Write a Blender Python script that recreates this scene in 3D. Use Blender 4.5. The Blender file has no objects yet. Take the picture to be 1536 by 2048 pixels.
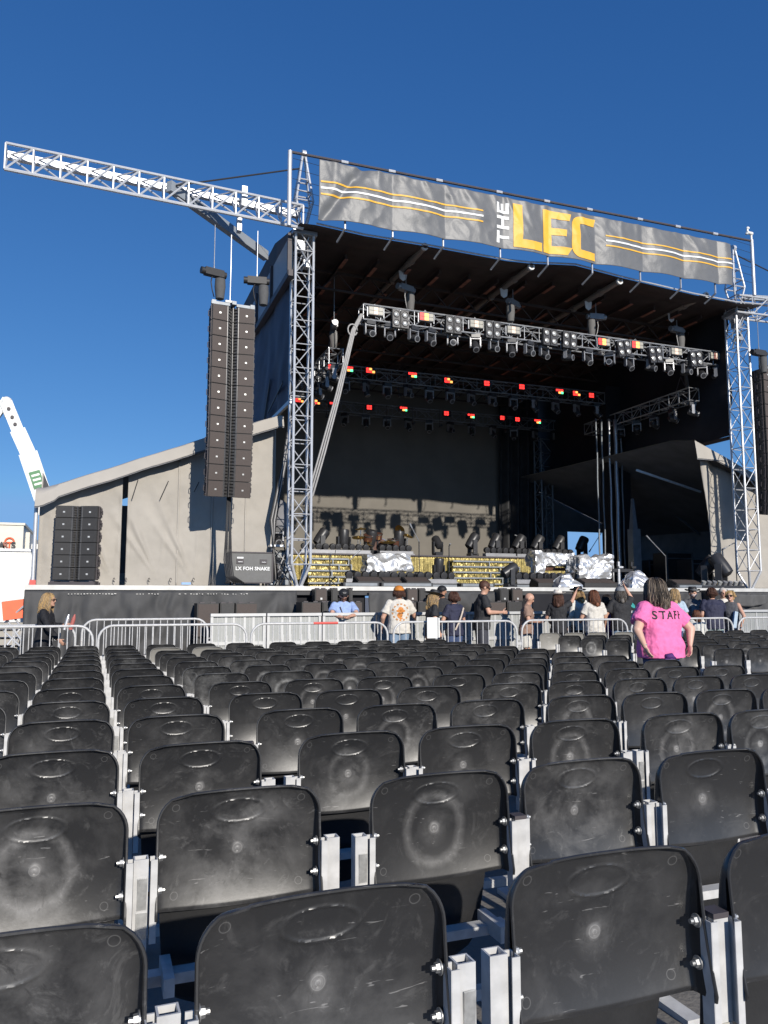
import bpy, bmesh, math, random
from mathutils import Vector, Matrix, Euler, noise
R = math.radians
rnd = random.Random(7)
SC = bpy.context.scene
COL = SC.collection

# ------------------------------------------------------------------ camera geometry
F, CX, CY, HOR = 1560.0, 768.0, 1024.0, 1194.0
TH = R(20.3)
PITCH = math.atan((HOR - CY) / F)
CAMZ = 1.363
SLOPE = math.tan(R(1.15))
_f = Vector((math.sin(TH) * math.cos(PITCH), math.cos(TH) * math.cos(PITCH), math.sin(PITCH)))
_r = Vector((math.cos(TH), -math.sin(TH), 0))
_u = _r.cross(_f)
def ray(px, py): return _f + _r * ((px - CX) / F) - _u * ((py - CY) / F)
def at(px, py, Y):
    """world point seen at a photo pixel, on the depth plane Y"""
    d = ray(px, py); t = Y / d.y
    return Vector((d.x * t, Y, CAMZ + d.z * t))
def xat(px, Y, py=1180): return at(px, py, Y).x
def zat(px, py, Y): return at(px, py, Y).z
def project(p):
    v = Vector(p) - Vector((0, 0, CAMZ)); d = v.dot(_f)
    if d <= .05: return None
    return (CX + F * v.dot(_r) / d, CY - F * v.dot(_u) / d, d)
def gz(Y):
    return -SLOPE * min(max(Y, -4.0), 12.5)

cam_d = bpy.data.cameras.new('camera'); cam = bpy.data.objects.new('camera', cam_d); COL.objects.link(cam)
cam_d.sensor_fit = 'VERTICAL'; cam_d.sensor_height = 24.0; cam_d.lens = F / 2048 * 24.0
cam_d.clip_start = .05; cam_d.clip_end = 3000
cam.location = (0, 0, CAMZ); cam.rotation_euler = (math.pi / 2 + PITCH, 0, -TH)
SC.camera = cam

# ------------------------------------------------------------------ light
SUN_EL = 21.5; SUN_DX = .104            # the sun stands behind the camera, a little right of the stage axis
w = bpy.data.worlds.new('World'); SC.world = w; w.use_nodes = True
nt = w.node_tree; bg = nt.nodes['Background']
sky = nt.nodes.new('ShaderNodeTexSky'); sky.sky_type = 'NISHITA'; sky.sun_disc = False
sky.sun_elevation = R(SUN_EL)
sky.sun_rotation = math.atan2(SUN_DX, -1.0)
sky.altitude = 0; sky.air_density = .7; sky.dust_density = 0; sky.ozone_density = 3
# a clear deep-blue autumn sky: the sky's own colours, graded a little bluer
sep = nt.nodes.new('ShaderNodeSeparateColor'); comb = nt.nodes.new('ShaderNodeCombineColor')
nt.links.new(sky.outputs[0], sep.inputs[0])
for i, (k_, g_) in enumerate(((.47, 1.05), (1.0, .78), (1.98, .6))):
    pw = nt.nodes.new('ShaderNodeMath'); pw.operation = 'POWER'; pw.inputs[1].default_value = g_
    ml = nt.nodes.new('ShaderNodeMath'); ml.operation = 'MULTIPLY'; ml.inputs[1].default_value = k_
    nt.links.new(sep.outputs[i], pw.inputs[0]); nt.links.new(pw.outputs[0], ml.inputs[0]); 
    mn = nt.nodes.new('ShaderNodeMath'); mn.operation = 'MINIMUM'; mn.inputs[1].default_value = (1.9, 3.9, 7.2)[i]
    nt.links.new(ml.outputs[0], mn.inputs[0]); nt.links.new(mn.outputs[0], comb.inputs[i])
nt.links.new(comb.outputs[0], bg.inputs['Color'])
bg.inputs['Strength'].default_value = .11
sd = bpy.data.lights.new('sun', 'SUN'); sd.energy = 4.6; sd.angle = R(.5); sd.color = (1.0, .94, .85)
sun = bpy.data.objects.new('sun', sd); COL.objects.link(sun)
sdir = Vector((-SUN_DX, 1, 0)).normalized() * math.cos(R(SUN_EL)) + Vector((0, 0, -math.sin(R(SUN_EL))))
sun.rotation_euler = sdir.to_track_quat('-Z', 'Y').to_euler(); sun.location = (4, -20, 12)
vs = SC.view_settings; vs.view_transform = 'Standard'; vs.look = 'None'; vs.gamma = 1; vs.exposure = 0.0
SC.cycles.max_bounces = 6; SC.cycles.diffuse_bounces = 1; SC.cycles.glossy_bounces = 3
SC.cycles.sample_clamp_indirect = 6
SC.cycles.use_denoising = True

# ------------------------------------------------------------------ materials
def mat(name, col, rough=.6, metal=0.0, var=.12, scale=6.0, bump=0.0, bscale=60.0, spec=.5, emit=None, estr=0.0, dirt=0.0, dcol=(.3, .28, .25), sheen=0, alpha=1, trans=0):
    m = bpy.data.materials.new(name); m.use_nodes = True
    n = m.node_tree.nodes; L = m.node_tree.links; b = n['Principled BSDF']
    b.inputs['Roughness'].default_value = rough; b.inputs['Metallic'].default_value = metal
    b.inputs['Specular IOR Level'].default_value = spec
    tc = n.new('ShaderNodeTexCoord')
    nz = n.new('ShaderNodeTexNoise'); nz.inputs['Scale'].default_value = scale; nz.inputs['Detail'].default_value = 6
    L.new(tc.outputs['Object'], nz.inputs['Vector'])
    cr = n.new('ShaderNodeValToRGB'); cr.color_ramp.elements[0].position = .3; cr.color_ramp.elements[1].position = .7
    lo = [max(0, c * (1 - var)) for c in col[:3]]; hi = [min(1, c * (1 + var)) for c in col[:3]]
    cr.color_ramp.elements[0].color = (*lo, 1); cr.color_ramp.elements[1].color = (*hi, 1)
    L.new(nz.outputs['Fac'], cr.inputs['Fac'])
    out = cr.outputs['Color']
    if dirt > 0:
        n2 = n.new('ShaderNodeTexNoise'); n2.inputs['Scale'].default_value = scale * .35; n2.inputs['Detail'].default_value = 8; n2.inputs['Roughness'].default_value = .7
        L.new(tc.outputs['Object'], n2.inputs['Vector'])
        r2 = n.new('ShaderNodeMapRange'); r2.inputs['From Min'].default_value = .5; r2.inputs['From Max'].default_value = .75; r2.inputs['To Max'].default_value = dirt
        L.new(n2.outputs['Fac'], r2.inputs['Value'])
        mx = n.new('ShaderNodeMix'); mx.data_type = 'RGBA'; mx.inputs['B'].default_value = (*dcol, 1)
        L.new(r2.outputs[0], mx.inputs['Factor']); L.new(out, mx.inputs['A']); out = mx.outputs['Result']
    L.new(out, b.inputs['Base Color'])
    if bump > 0:
        n3 = n.new('ShaderNodeTexNoise'); n3.inputs['Scale'].default_value = bscale; n3.inputs['Detail'].default_value = 4
        L.new(tc.outputs['Object'], n3.inputs['Vector'])
        bp = n.new('ShaderNodeBump'); bp.inputs['Strength'].default_value = bump; bp.inputs['Distance'].default_value = .01
        L.new(n3.outputs['Fac'], bp.inputs['Height']); L.new(bp.outputs['Normal'], b.inputs['Normal'])
    if emit:
        b.inputs['Emission Color'].default_value = (*emit, 1); b.inputs['Emission Strength'].default_value = estr
    if trans: b.inputs['Transmission Weight'].default_value = trans
    return m

def chair_material(name, base, scuff, amt):
    """moulded plastic shell: dull scuffed rings round the centre boss, dust clouds shaped to paint in a centre sheen, scratches, each seat different"""
    m = bpy.data.materials.new(name); m.use_nodes = True
    n = m.node_tree.nodes; L = m.node_tree.links; b = n['Principled BSDF']
    tc = n.new('ShaderNodeTexCoord'); oi = n.new('ShaderNodeObjectInfo')
    def math_(op, a, bb=None, c=None):
        k = n.new('ShaderNodeMath'); k.operation = op
        for i, v in enumerate((a, bb, c)):
            if v is None: continue
            if hasattr(v, 'links') or hasattr(v, 'is_linked'): L.new(v, k.inputs[i])
            else: k.inputs[i].default_value = v
        return k.outputs[0]
    off = n.new('ShaderNodeVectorMath'); off.operation = 'ADD'
    sc = n.new('ShaderNodeVectorMath'); sc.operation = 'SCALE'; sc.inputs[0].default_value = (37, 21, 53); L.new(oi.outputs['Random'], sc.inputs['Scale'])
    L.new(tc.outputs['Object'], off.inputs[0]); L.new(sc.outputs[0], off.inputs[1])
    def nz(scale, det, rough=.6, dist=0):
        k = n.new('ShaderNodeTexNoise'); k.inputs['Scale'].default_value = scale; k.inputs['Detail'].default_value = det
        k.inputs['Roughness'].default_value = rough; k.inputs['Distortion'].default_value = dist
        L.new(off.outputs[0], k.inputs['Vector']); return k.outputs['Fac']
    def rng(v, a, c, d=1.0, e=0.0):
        k = n.new('ShaderNodeMapRange'); k.inputs['From Min'].default_value = a; k.inputs['From Max'].default_value = c
        k.inputs['To Min'].default_value = e; k.inputs['To Max'].default_value = d; L.new(v, k.inputs['Value']); return k.outputs[0]
    sx = n.new('ShaderNodeSeparateXYZ'); L.new(tc.outputs['Object'], sx.inputs[0])
    dz = math_('SUBTRACT', sx.outputs['Z'], .655)
    x2 = math_('MULTIPLY', sx.outputs['X'], sx.outputs['X']); z2 = math_('MULTIPLY', dz, dz)
    rad = math_('SQRT', math_('ADD', x2, math_('MULTIPLY', z2, .8)))
    wob = math_('MULTIPLY_ADD', nz(7, 4), .04, -.02)
    rad = math_('ADD', rad, wob)
    ring = math_('SUBTRACT', 1.0, rng(math_('ABSOLUTE', math_('SUBTRACT', rad, math_('MULTIPLY_ADD', oi.outputs['Random'], .05, .048))), 0, .022))
    spot = math_('SUBTRACT', 1.0, rng(rad, 0.0, .06))
    spot2 = math_('SUBTRACT', 1.0, rng(rad, .012, .022))
    pick = rng(oi.outputs['Random'], .70, .80)
    ringp = math_('MULTIPLY', math_('MULTIPLY', ring, pick), .62)
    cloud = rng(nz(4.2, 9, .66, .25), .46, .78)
    fine = rng(nz(38, 6, .7), .45, .7)
    frac = math_('FRACT', math_('MULTIPLY', oi.outputs['Random'], 13.7))
    ax_ = math_('ABSOLUTE', sx.outputs['X'])
    def circ(cx, cz, r):
        a = math_('SUBTRACT', ax_, cx); c = math_('SUBTRACT', sx.outputs['Z'], cz)
        d = math_('SQRT', math_('ADD', math_('MULTIPLY', a, a), math_('MULTIPLY', c, c)))
        return math_('SUBTRACT', 1.0, rng(math_('ABSOLUTE', math_('SUBTRACT', d, r)), .0, .0016))
    lines = math_('MAXIMUM', math_('MAXIMUM', circ(.188, .797, .0105), circ(.186, .545, .0105)), math_('MAXIMUM', circ(0, .655, .014), circ(0, .655, .005)))
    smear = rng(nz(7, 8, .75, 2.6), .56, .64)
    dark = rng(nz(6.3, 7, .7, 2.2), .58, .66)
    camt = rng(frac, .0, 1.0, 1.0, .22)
    mask = rng(rad, .07, .27, .18, 1.0)  # scuff strength falls off outwards, painting a sheen: bright centre, dark rim
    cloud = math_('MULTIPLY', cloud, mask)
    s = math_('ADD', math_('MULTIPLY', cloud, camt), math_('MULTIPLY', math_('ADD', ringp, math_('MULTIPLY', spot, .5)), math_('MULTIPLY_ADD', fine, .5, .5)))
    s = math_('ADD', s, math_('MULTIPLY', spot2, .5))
    # fine scratches
    wv = n.new('ShaderNodeTexNoise'); wv.inputs['Scale'].default_value = 4; wv.inputs['Detail'].default_value = 3; wv.inputs['Distortion'].default_value = 1.6
    mp = n.new('ShaderNodeMapping'); mp.inputs['Scale'].default_value = (3.0, 1, 26.0); mp.inputs['Rotation'].default_value = (0, .7, 0)
    L.new(off.outputs[0], mp.inputs['Vector']); L.new(mp.outputs[0], wv.inputs['Vector'])
    scr = math_('MULTIPLY', rng(wv.outputs['Fac'], .7, .74), .7)
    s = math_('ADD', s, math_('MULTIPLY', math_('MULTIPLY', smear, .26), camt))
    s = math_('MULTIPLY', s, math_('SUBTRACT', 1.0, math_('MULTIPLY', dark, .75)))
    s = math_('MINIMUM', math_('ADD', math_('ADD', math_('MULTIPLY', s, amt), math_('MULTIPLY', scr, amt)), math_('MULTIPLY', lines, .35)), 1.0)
    mx = n.new('ShaderNodeMix'); mx.data_type = 'RGBA'; mx.inputs['A'].default_value = (*base, 1); mx.inputs['B'].default_value = (*scuff, 1)
    L.new(s, mx.inputs['Factor']); L.new(mx.outputs['Result'], b.inputs['Base Color'])
    L.new(rng(s, 0, .8, .46, .34), b.inputs['Roughness'])
    b.inputs['Specular IOR Level'].default_value = .70
    bp = n.new('ShaderNodeBump'); bp.inputs['Strength'].default_value = .12; bp.inputs['Distance'].default_value = .004
    L.new(nz(14, 5), bp.inputs['Height']); L.new(bp.outputs['Normal'], b.inputs['Normal'])
    return m

MT = {}
def defm(k, *a, **kw): MT[k] = mat(k, *a, **kw)
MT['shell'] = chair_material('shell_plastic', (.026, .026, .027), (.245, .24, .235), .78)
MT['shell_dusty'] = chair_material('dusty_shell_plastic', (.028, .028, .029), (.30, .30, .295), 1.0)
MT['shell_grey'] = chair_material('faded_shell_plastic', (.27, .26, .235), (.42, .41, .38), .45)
defm('seat_plastic', (.022, .022, .023), .5, bump=.1, dirt=.25, dcol=(.09, .085, .08), scale=8)
defm('galv', (.58, .575, .565), .5, .08, var=.14, scale=22, dirt=.35, dcol=(.42, .43, .43))
defm('clip', (.60, .60, .58), .35, .6, var=.2, scale=40, dirt=.5, dcol=(.4, .39, .36))
defm('sticker', (.55, .53, .47), .6, dirt=.6, dcol=(.3, .28, .24), scale=40)
defm('zinc', (.50, .50, .49), .42, .8, var=.1, scale=30)
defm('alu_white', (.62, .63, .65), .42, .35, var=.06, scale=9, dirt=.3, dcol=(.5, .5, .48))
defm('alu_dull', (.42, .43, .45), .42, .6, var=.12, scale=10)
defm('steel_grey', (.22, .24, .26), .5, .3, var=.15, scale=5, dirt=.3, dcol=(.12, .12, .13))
defm('cap_black', (.07, .06, .065), .6)
defm('ground', (.21, .195, .175), .9, var=.22, scale=1.4, bump=.5, bscale=40, dirt=.4, dcol=(.16, .15, .14))
defm('black_cloth', (.032, .032, .034), .75, var=.25, scale=3, bump=.25, bscale=25, dirt=.3, dcol=(.07, .068, .065))
defm('skirt_cloth', (.055, .055, .056), .68, var=.2, scale=2.5, bump=.15, bscale=18, dirt=.35, dcol=(.085, .083, .08))
defm('backdrop_cloth', (.175, .160, .137), .85, var=.1, scale=1.2, bump=.2, bscale=30)
defm('drape', (.012, .012, .016), .85, var=.2, scale=3)
defm('scrim', (.040, .052, .085), .7, var=.2, scale=2, bump=.2, bscale=8)
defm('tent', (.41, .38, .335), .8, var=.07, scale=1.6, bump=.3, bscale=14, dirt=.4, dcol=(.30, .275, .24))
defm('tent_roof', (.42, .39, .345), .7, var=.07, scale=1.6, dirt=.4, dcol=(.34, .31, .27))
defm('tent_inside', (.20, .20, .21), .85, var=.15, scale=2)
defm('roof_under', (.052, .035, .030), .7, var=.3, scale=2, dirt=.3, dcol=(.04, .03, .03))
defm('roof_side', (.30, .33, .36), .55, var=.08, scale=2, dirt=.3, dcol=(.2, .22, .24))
defm('rust_beam', (.34, .13, .085), .6, var=.3, scale=6)
defm('pipe_tan', (.26, .215, .18), .5, .1, var=.12, scale=5)
defm('pipe_end', (.75, .75, .74), .5)
defm('stage_floor', (.05, .05, .052), .7, var=.2, scale=4)
defm('stage_edge', (.60, .59, .56), .5, .2, var=.1, scale=6)
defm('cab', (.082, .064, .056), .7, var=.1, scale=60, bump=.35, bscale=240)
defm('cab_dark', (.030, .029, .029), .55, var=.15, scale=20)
defm('cab_horn', (.075, .072, .07), .25, var=.2, scale=20)
defm('badge', (.62, .62, .60), .4, .4)
defm('banner', (.150, .152, .155), .45, var=.05, scale=3, bump=.25, bscale=22)
defm('banner_yellow', (.86, .47, .045), .5, var=.05)
defm('banner_white', (.82, .82, .80), .5, var=.03)
defm('fixture', (.035, .035, .038), .38, var=.15, scale=15)
defm('fixture_grey', (.30, .30, .31), .4, .3)
defm('lens', (.10, .12, .16), .06, .5, spec=.9)
defm('lamp_glass', (.52, .52, .50), .15, .3)
defm('gold', (.35, .28, .10), .38, .55, var=.4, scale=9, bump=.5, bscale=34)
defm('gold_dark', (.30, .21, .035), .35, .7, var=.5, scale=9, bump=.9, bscale=34)
defm('foil', (.84, .84, .84), .36, .7, var=.04, bump=.12, bscale=9)
defm('drum_chrome', (.6, .62, .66), .15, .95)
defm('cymbal', (.50, .33, .10), .28, .9)
defm('drum_shell', (.10, .045, .03), .3)
defm('case', (.125, .125, .122), .55, var=.08, scale=9, bump=.1, bscale=90, dirt=.3, dcol=(.18, .175, .165))
defm('white_paint', (.80, .80, .77), .45, var=.04, dirt=.2, dcol=(.6, .58, .53))
defm('cream_wall', (.78, .73, .62), .8, var=.04, scale=2)
defm('barricade', (.34, .35, .34), .5, .25, var=.07, scale=5, bump=.15, bscale=120, dirt=.25, dcol=(.40, .40, .39))
defm('barricade_frame', (.54, .54, .53), .42, .3, var=.05)
defm('orange', (.85, .12, .03), .55, var=.08)
defm('red_tape', (.70, .10, .08), .5)
defm('green_mark', (.10, .26, .12), .6)
defm('cable', (.03, .03, .032), .6)
defm('cable_grey', (.36, .35, .34), .5)
defm('bag', (.10, .10, .10), .85, bump=.3, bscale=30)
defm('chain_bag_lit', (.14, .135, .13), .8)  # lighter copy of the bag cloth, light put into its colour
defm('led_red', (.25, .02, .02), .4, emit=(1, .035, .03), estr=2.6)
defm('led_warm', (.4, .3, .1), .4, emit=(1, .36, .08), estr=2.6)
defm('led_green', (.05, .3, .1), .4, emit=(.1, 1, .35), estr=3)
defm('led_dim', (.70, .66, .55), .4, emit=(1, .35, .18), estr=.35)
defm('led_pale', (.42, .40, .34), .35)
defm('lamp_warm', (.5, .35, .2), .4, emit=(1, .62, .38), estr=4)
defm('skyblue_patch', (.25, .45, .8), .4)
defm('skin', (.58, .33, .23), .5, var=.06, scale=12)
defm('skin_tan', (.47, .25, .16), .5, var=.06, scale=12)
defm('skin_pale', (.66, .41, .31), .5, var=.06, scale=12)

# ------------------------------------------------------------------ mesh builder
class MB:
    def __init__(s): s.v = []; s.f = []; s.m = []
    def add(s, vs, fs, mi=0):
        o = len(s.v); s.v += [tuple(v) for v in vs]; s.f += [tuple(i + o for i in f) for f in fs]; s.m += [mi] * len(fs); return s
    def box(s, c, size, rot=None, mi=0, taper=1.0):
        x, y, z = [d / 2 for d in size]; c = Vector(c); vs = []
        for k, (sx, sy, sz) in enumerate(((-1,-1,-1),(1,-1,-1),(1,1,-1),(-1,1,-1),(-1,-1,1),(1,-1,1),(1,1,1),(-1,1,1))):
            t = taper if sz > 0 else 1
            v = Vector((sx * x * t, sy * y * t, sz * z))
            if rot is not None: v = rot @ v
            vs.append(c + v)
        return s.add(vs, [(0,3,2,1),(4,5,6,7),(0,1,5,4),(1,2,6,5),(2,3,7,6),(3,0,4,7)], mi)
    def beam(s, a, b, wx, wz, mi=0):
        a = Vector(a); b = Vector(b); d = b - a; L = d.length
        if L < 1e-6: return s
        q = d.to_track_quat('Y', 'Z').to_matrix()
        return s.box((a + b) / 2, (wx, L, wz), q, mi)
    def cyl(s, a, b, r0, r1=None, n=10, caps=True, mi=0):
        a = Vector(a); b = Vector(b); r1 = r0 if r1 is None else r1; d = b - a
        if d.length < 1e-6: return s
        q = d.to_track_quat('Z', 'Y').to_matrix(); vs = []
        for p, r in ((a, r0), (b, r1)):
            for i in range(n):
                t = 2 * math.pi * i / n; vs.append(p + q @ Vector((r * math.cos(t), r * math.sin(t), 0)))
        fs = [(i, (i + 1) % n, n + (i + 1) % n, n + i) for i in range(n)]
        if caps: fs += [tuple(reversed(range(n))), tuple(range(n, 2 * n))]
        return s.add(vs, fs, mi)
    def tube(s, pts, r, n=8, mi=0, closed=False):
        pts = [Vector(p) for p in pts]; k = len(pts); vs = []; rr = r if hasattr(r, '__len__') else [r] * k
        prev = None
        for i, p in enumerate(pts):
            a = pts[i - 1] if (i > 0 or closed) else p; b = pts[(i + 1) % k] if (i < k - 1 or closed) else p
            d = (b - a).normalized() if (b - a).length > 1e-9 else Vector((0, 0, 1))
            if prev is None:
                e = Vector((0, 0, 1)) if abs(d.z) < .9 else Vector((1, 0, 0)); e = (e - d * e.dot(d)).normalized()
            else:
                e = prev - d * prev.dot(d); e = e.normalized() if e.length > 1e-6 else Vector((1, 0, 0))
            prev = e; g = d.cross(e)
            for j in range(n):
                t = 2 * math.pi * j / n; vs.append(p + (e * math.cos(t) + g * math.sin(t)) * rr[i])
        fs = []
        for i in range(k if closed else k - 1):
            i2 = (i + 1) % k
            for j in range(n): fs.append((i * n + j, i * n + (j + 1) % n, i2 * n + (j + 1) % n, i2 * n + j))
        if not closed: fs += [tuple(reversed(range(n))), tuple(range((k - 1) * n, k * n))]
        return s.add(vs, fs, mi)
    def ell(s, c, r, rot=None, n=12, k=8, mi=0, zmin=-1.0):
        c = Vector(c); r = r if hasattr(r, '__len__') else (r, r, r); vs = []; fs = []
        a0 = math.asin(max(-1, zmin))
        for i in range(k + 1):
            ph = a0 + (math.pi / 2 - a0) * i / k
            for j in range(n):
                t = 2 * math.pi * j / n
                v = Vector((r[0] * math.cos(ph) * math.cos(t), r[1] * math.cos(ph) * math.sin(t), r[2] * math.sin(ph)))
                if rot is not None: v = rot @ v
                vs.append(c + v)
        for i in range(k):
            for j in range(n): fs.append((i * n + j, i * n + (j + 1) % n, (i + 1) * n + (j + 1) % n, (i + 1) * n + j))
        fs.append(tuple(reversed(range(n))))
        return s.add(vs, fs, mi)
    def lathe(s, prof, c=(0, 0, 0), rot=None, n=20, mi=0, close=True):
        c = Vector(c); vs = []; fs = []; k = len(prof)
        for (r, z) in prof:
            for j in range(n):
                t = 2 * math.pi * j / n; v = Vector((r * math.cos(t), r * math.sin(t), z))
                if rot is not None: v = rot @ v
                vs.append(c + v)
        for i in range(k - 1):
            for j in range(n): fs.append((i * n + j, i * n + (j + 1) % n, (i + 1) * n + (j + 1) % n, (i + 1) * n + j))
        if close: fs += [tuple(reversed(range(n))), tuple(range((k - 1) * n, k * n))]
        return s.add(vs, fs, mi)
    def grid(s, fn, nu, nv, mi=0, flip=False):
        vs = [fn(i / nu, j / nv) for j in range(nv + 1) for i in range(nu + 1)]; fs = []
        for j in range(nv):
            for i in range(nu):
                a = j * (nu + 1) + i; q = (a, a + 1, a + nu + 2, a + nu + 1)
                fs.append(tuple(reversed(q)) if flip else q)
        return s.add(vs, fs, mi)
    def sheet(s, fn, nu, nv, th, mi=0):
        """a grid with thickness th along +Y: two skins and a rim"""
        g = [fn(i / nu, j / nv) for j in range(nv + 1) for i in range(nu + 1)]
        N = len(g); W_ = nu + 1
        vs = [Vector(p) for p in g] + [Vector(p) + Vector((0, th, 0)) for p in g]; fs = []
        for j in range(nv):
            for i in range(nu):
                a = j * W_ + i; fs.append((a, a + 1, a + W_ + 1, a + W_)); fs.append((N + a, N + a + W_, N + a + W_ + 1, N + a + 1))
        rim = [i for i in range(W_)] + [j * W_ + nu for j in range(1, nv + 1)] + [nv * W_ + i for i in range(nu - 1, -1, -1)] + [j * W_ for j in range(nv - 1, 0, -1)]
        for q in range(len(rim)):
            a, b = rim[q], rim[(q + 1) % len(rim)]; fs.append((a, N + a, N + b, b))
        return s.add(vs, fs, mi)
    def prism(s, poly, d, org=(0, 0, 0), ux=(1, 0, 0), uz=(0, 0, 1), mi=0):
        """polygon in (ux, uz), extruded by d along uz x ux direction (towards the back)"""
        o = Vector(org); ux = Vector(ux); uz = Vector(uz); nrm = uz.cross(ux) * -1
        n = len(poly); vs = [o + ux * a + uz * b for a, b in poly]; vs += [v + nrm * -d for v in vs]
        area = sum(poly[i][0] * poly[(i + 1) % n][1] - poly[(i + 1) % n][0] * poly[i][1] for i in range(n))
        f0 = tuple(range(n)); f1 = tuple(reversed(range(n, 2 * n)))
        fs = [f0, f1] + [(i, n + i, n + (i + 1) % n, (i + 1) % n) for i in range(n)]
        return s.add(vs, fs, mi)
    def xf(s, M):
        s.v = [tuple(M @ Vector(v)) for v in s.v]; return s
    def join(s, o, mi=None):
        k = len(s.v); s.v += o.v; s.f += [tuple(i + k for i in f) for f in o.f]; s.m += o.m if mi is None else [mi] * len(o.f); return s
    def mesh(s, name, mats, smooth=False, recalc=True):
        me = bpy.data.meshes.new(name); me.from_pydata(s.v, [], s.f)
        mats = mats if isinstance(mats, (list, tuple)) else [mats]
        for m in mats: me.materials.append(MT[m] if isinstance(m, str) else m)
        if len(mats) > 1: me.polygons.foreach_set('material_index', s.m)
        if recalc:
            bm = bmesh.new(); bm.from_mesh(me); bmesh.ops.recalc_face_normals(bm, faces=bm.faces); bm.to_mesh(me); bm.free()
        if smooth:
            me.polygons.foreach_set('use_smooth', [True] * len(me.polygons))
            if smooth is not True and hasattr(me, 'set_sharp_from_angle'): me.set_sharp_from_angle(angle=R(smooth))
        me.update(); return me
    def build(s, name, mats, parent=None, smooth=False, loc=None, rot=None, recalc=True):
        return link(name, s.mesh(name, mats, smooth, recalc), parent, loc, rot)

def link(name, me, parent=None, loc=None, rot=None):
    o = bpy.data.objects.new(name, me); COL.objects.link(o)
    if parent is not None: o.parent = parent
    if loc is not None: o.location = loc
    if rot is not None: o.rotation_euler = rot
    return o
def tag(o, label, cat, group=None, kind=None):
    if label: o['label'] = label
    if cat: o['category'] = cat
    if group: o['group'] = group
    if kind: o['kind'] = kind
    return o
def thing(name, label, cat, loc=(0, 0, 0), rotz=0, group=None):
    o = bpy.data.objects.new(name, None); COL.objects.link(o); o.location = loc; o.rotation_euler = (0, 0, rotz)
    o.empty_display_size = .2
    return tag(o, label, cat, group)
def dup(root, loc, rotz=0, label=None, group=None, rot=None):
    def cp(o, par):
        c = o.copy(); COL.objects.link(c); c.parent = par
        for ch in kids.get(o.name, ()): cp(ch, c)
        return c
    kids = {}
    def walk(o):
        kids[o.name] = list(o.children)
        for ch in o.children: walk(ch)
    walk(root)
    r = cp(root, None); r.location = loc; r.rotation_euler = rot if rot is not None else (0, 0, rotz)
    if label: r['label'] = label
    if group: r['group'] = group
    return r
ORD = ['', 'first', 'second', 'third', 'fourth', 'fifth', 'sixth', 'seventh', 'eighth', 'ninth', 'tenth', 'eleventh', 'twelfth', 'thirteenth',
       'fourteenth', 'fifteenth', 'sixteenth', 'seventeenth', 'eighteenth', 'nineteenth', 'twentieth']
def nth(i, n=None):
    if i == 1: return 'leftmost'
    if n and i == n: return 'rightmost'
    return ORD[i] if i < len(ORD) else str(i) + 'th'
def nz(x, y=0.0, z=0.0): return noise.noise(Vector((x, y, z)))
def fnz(x, y=0.0, z=0.0, o=4): return noise.fractal(Vector((x, y, z)), 1.0, 2.0, o)

def lattice(mb, a, b, w, d, pitch, r=.025, rb=.013, up=None, n=8, sides=4, mi=0, mib=0):
    """square box truss from a to b: four chords, battens and zig-zag lacing"""
    a = Vector(a); b = Vector(b); ax = (b - a).normalized()
    e1 = Vector(up) if up is not None else (Vector((1, 0, 0)) if abs(ax.z) > .8 else Vector((0, 0, 1)))
    e1 = (e1 - ax * e1.dot(ax)).normalized(); e2 = ax.cross(e1)
    cs = [e1 * (sx * w / 2) + e2 * (sy * d / 2) for sx, sy in ((-1, -1), (1, -1), (1, 1), (-1, 1))]
    for c in cs: mb.cyl(a + c, b + c, r, n=n, mi=mi)
    L = (b - a).length; k = max(1, round(L / pitch))
    for i in range(k + 1):
        p = a + ax * (L * i / k)
        for q in range(4): mb.cyl(p + cs[q], p + cs[(q + 1) % 4], rb, n=6, caps=False, mi=mib)
        if i < k:
            p2 = a + ax * (L * (i + 1) / k)
            for q in range(4):
                c0, c1 = (cs[q], cs[(q + 1) % 4]) if i % 2 == 0 else (cs[(q + 1) % 4], cs[q])
                mb.cyl(p + c0, p2 + c1, rb, n=6, caps=False, mi=mib)
    return mb

def text_mesh(name, body, size, mats, extrude=.002, parent=None, M=None, align='CENTER', bold=0.0, spacing=1.0):
    cu = bpy.data.curves.new(name, 'FONT'); cu.body = body; cu.size = size; cu.extrude = extrude; cu.align_x = align; cu.align_y = 'CENTER'
    cu.offset = bold; cu.space_character = spacing; cu.resolution_u = 3
    t = bpy.data.objects.new(name, cu); COL.objects.link(t)
    bpy.context.view_layer.update()
    me = bpy.data.meshes.new_from_object(t.evaluated_get(bpy.context.evaluated_depsgraph_get()))
    bpy.data.objects.remove(t); bpy.data.curves.remove(cu)
    me.name = name; me.materials.clear(); me.materials.append(MT[mats])
    if M is not None: me.transform(M)
    return link(name, me, parent) if parent is not False else me
# ------------------------------------------------------------------ ground
gm = MB()
ys = [-60, -4, 0, 4, 8, 12.5, 14, 20, 40, 90, 200, 500, 1500]; xs = [-900, -300, -100, -40, -15, -5, 0, 5, 10, 15, 25, 50, 120, 350, 1000]
vs_ = [(x, y, gz(y)) for y in ys for x in xs]; W_ = len(xs)
gm.add(vs_, [(j * W_ + i, j * W_ + i + 1, (j + 1) * W_ + i + 1, (j + 1) * W_ + i) for j in range(len(ys) - 1) for i in range(W_ - 1)])
gnd = gm.build('ground', 'ground'); gnd['kind'] = 'structure'; gnd['label'] = 'pale sloping concrete ground under the seats'

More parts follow.
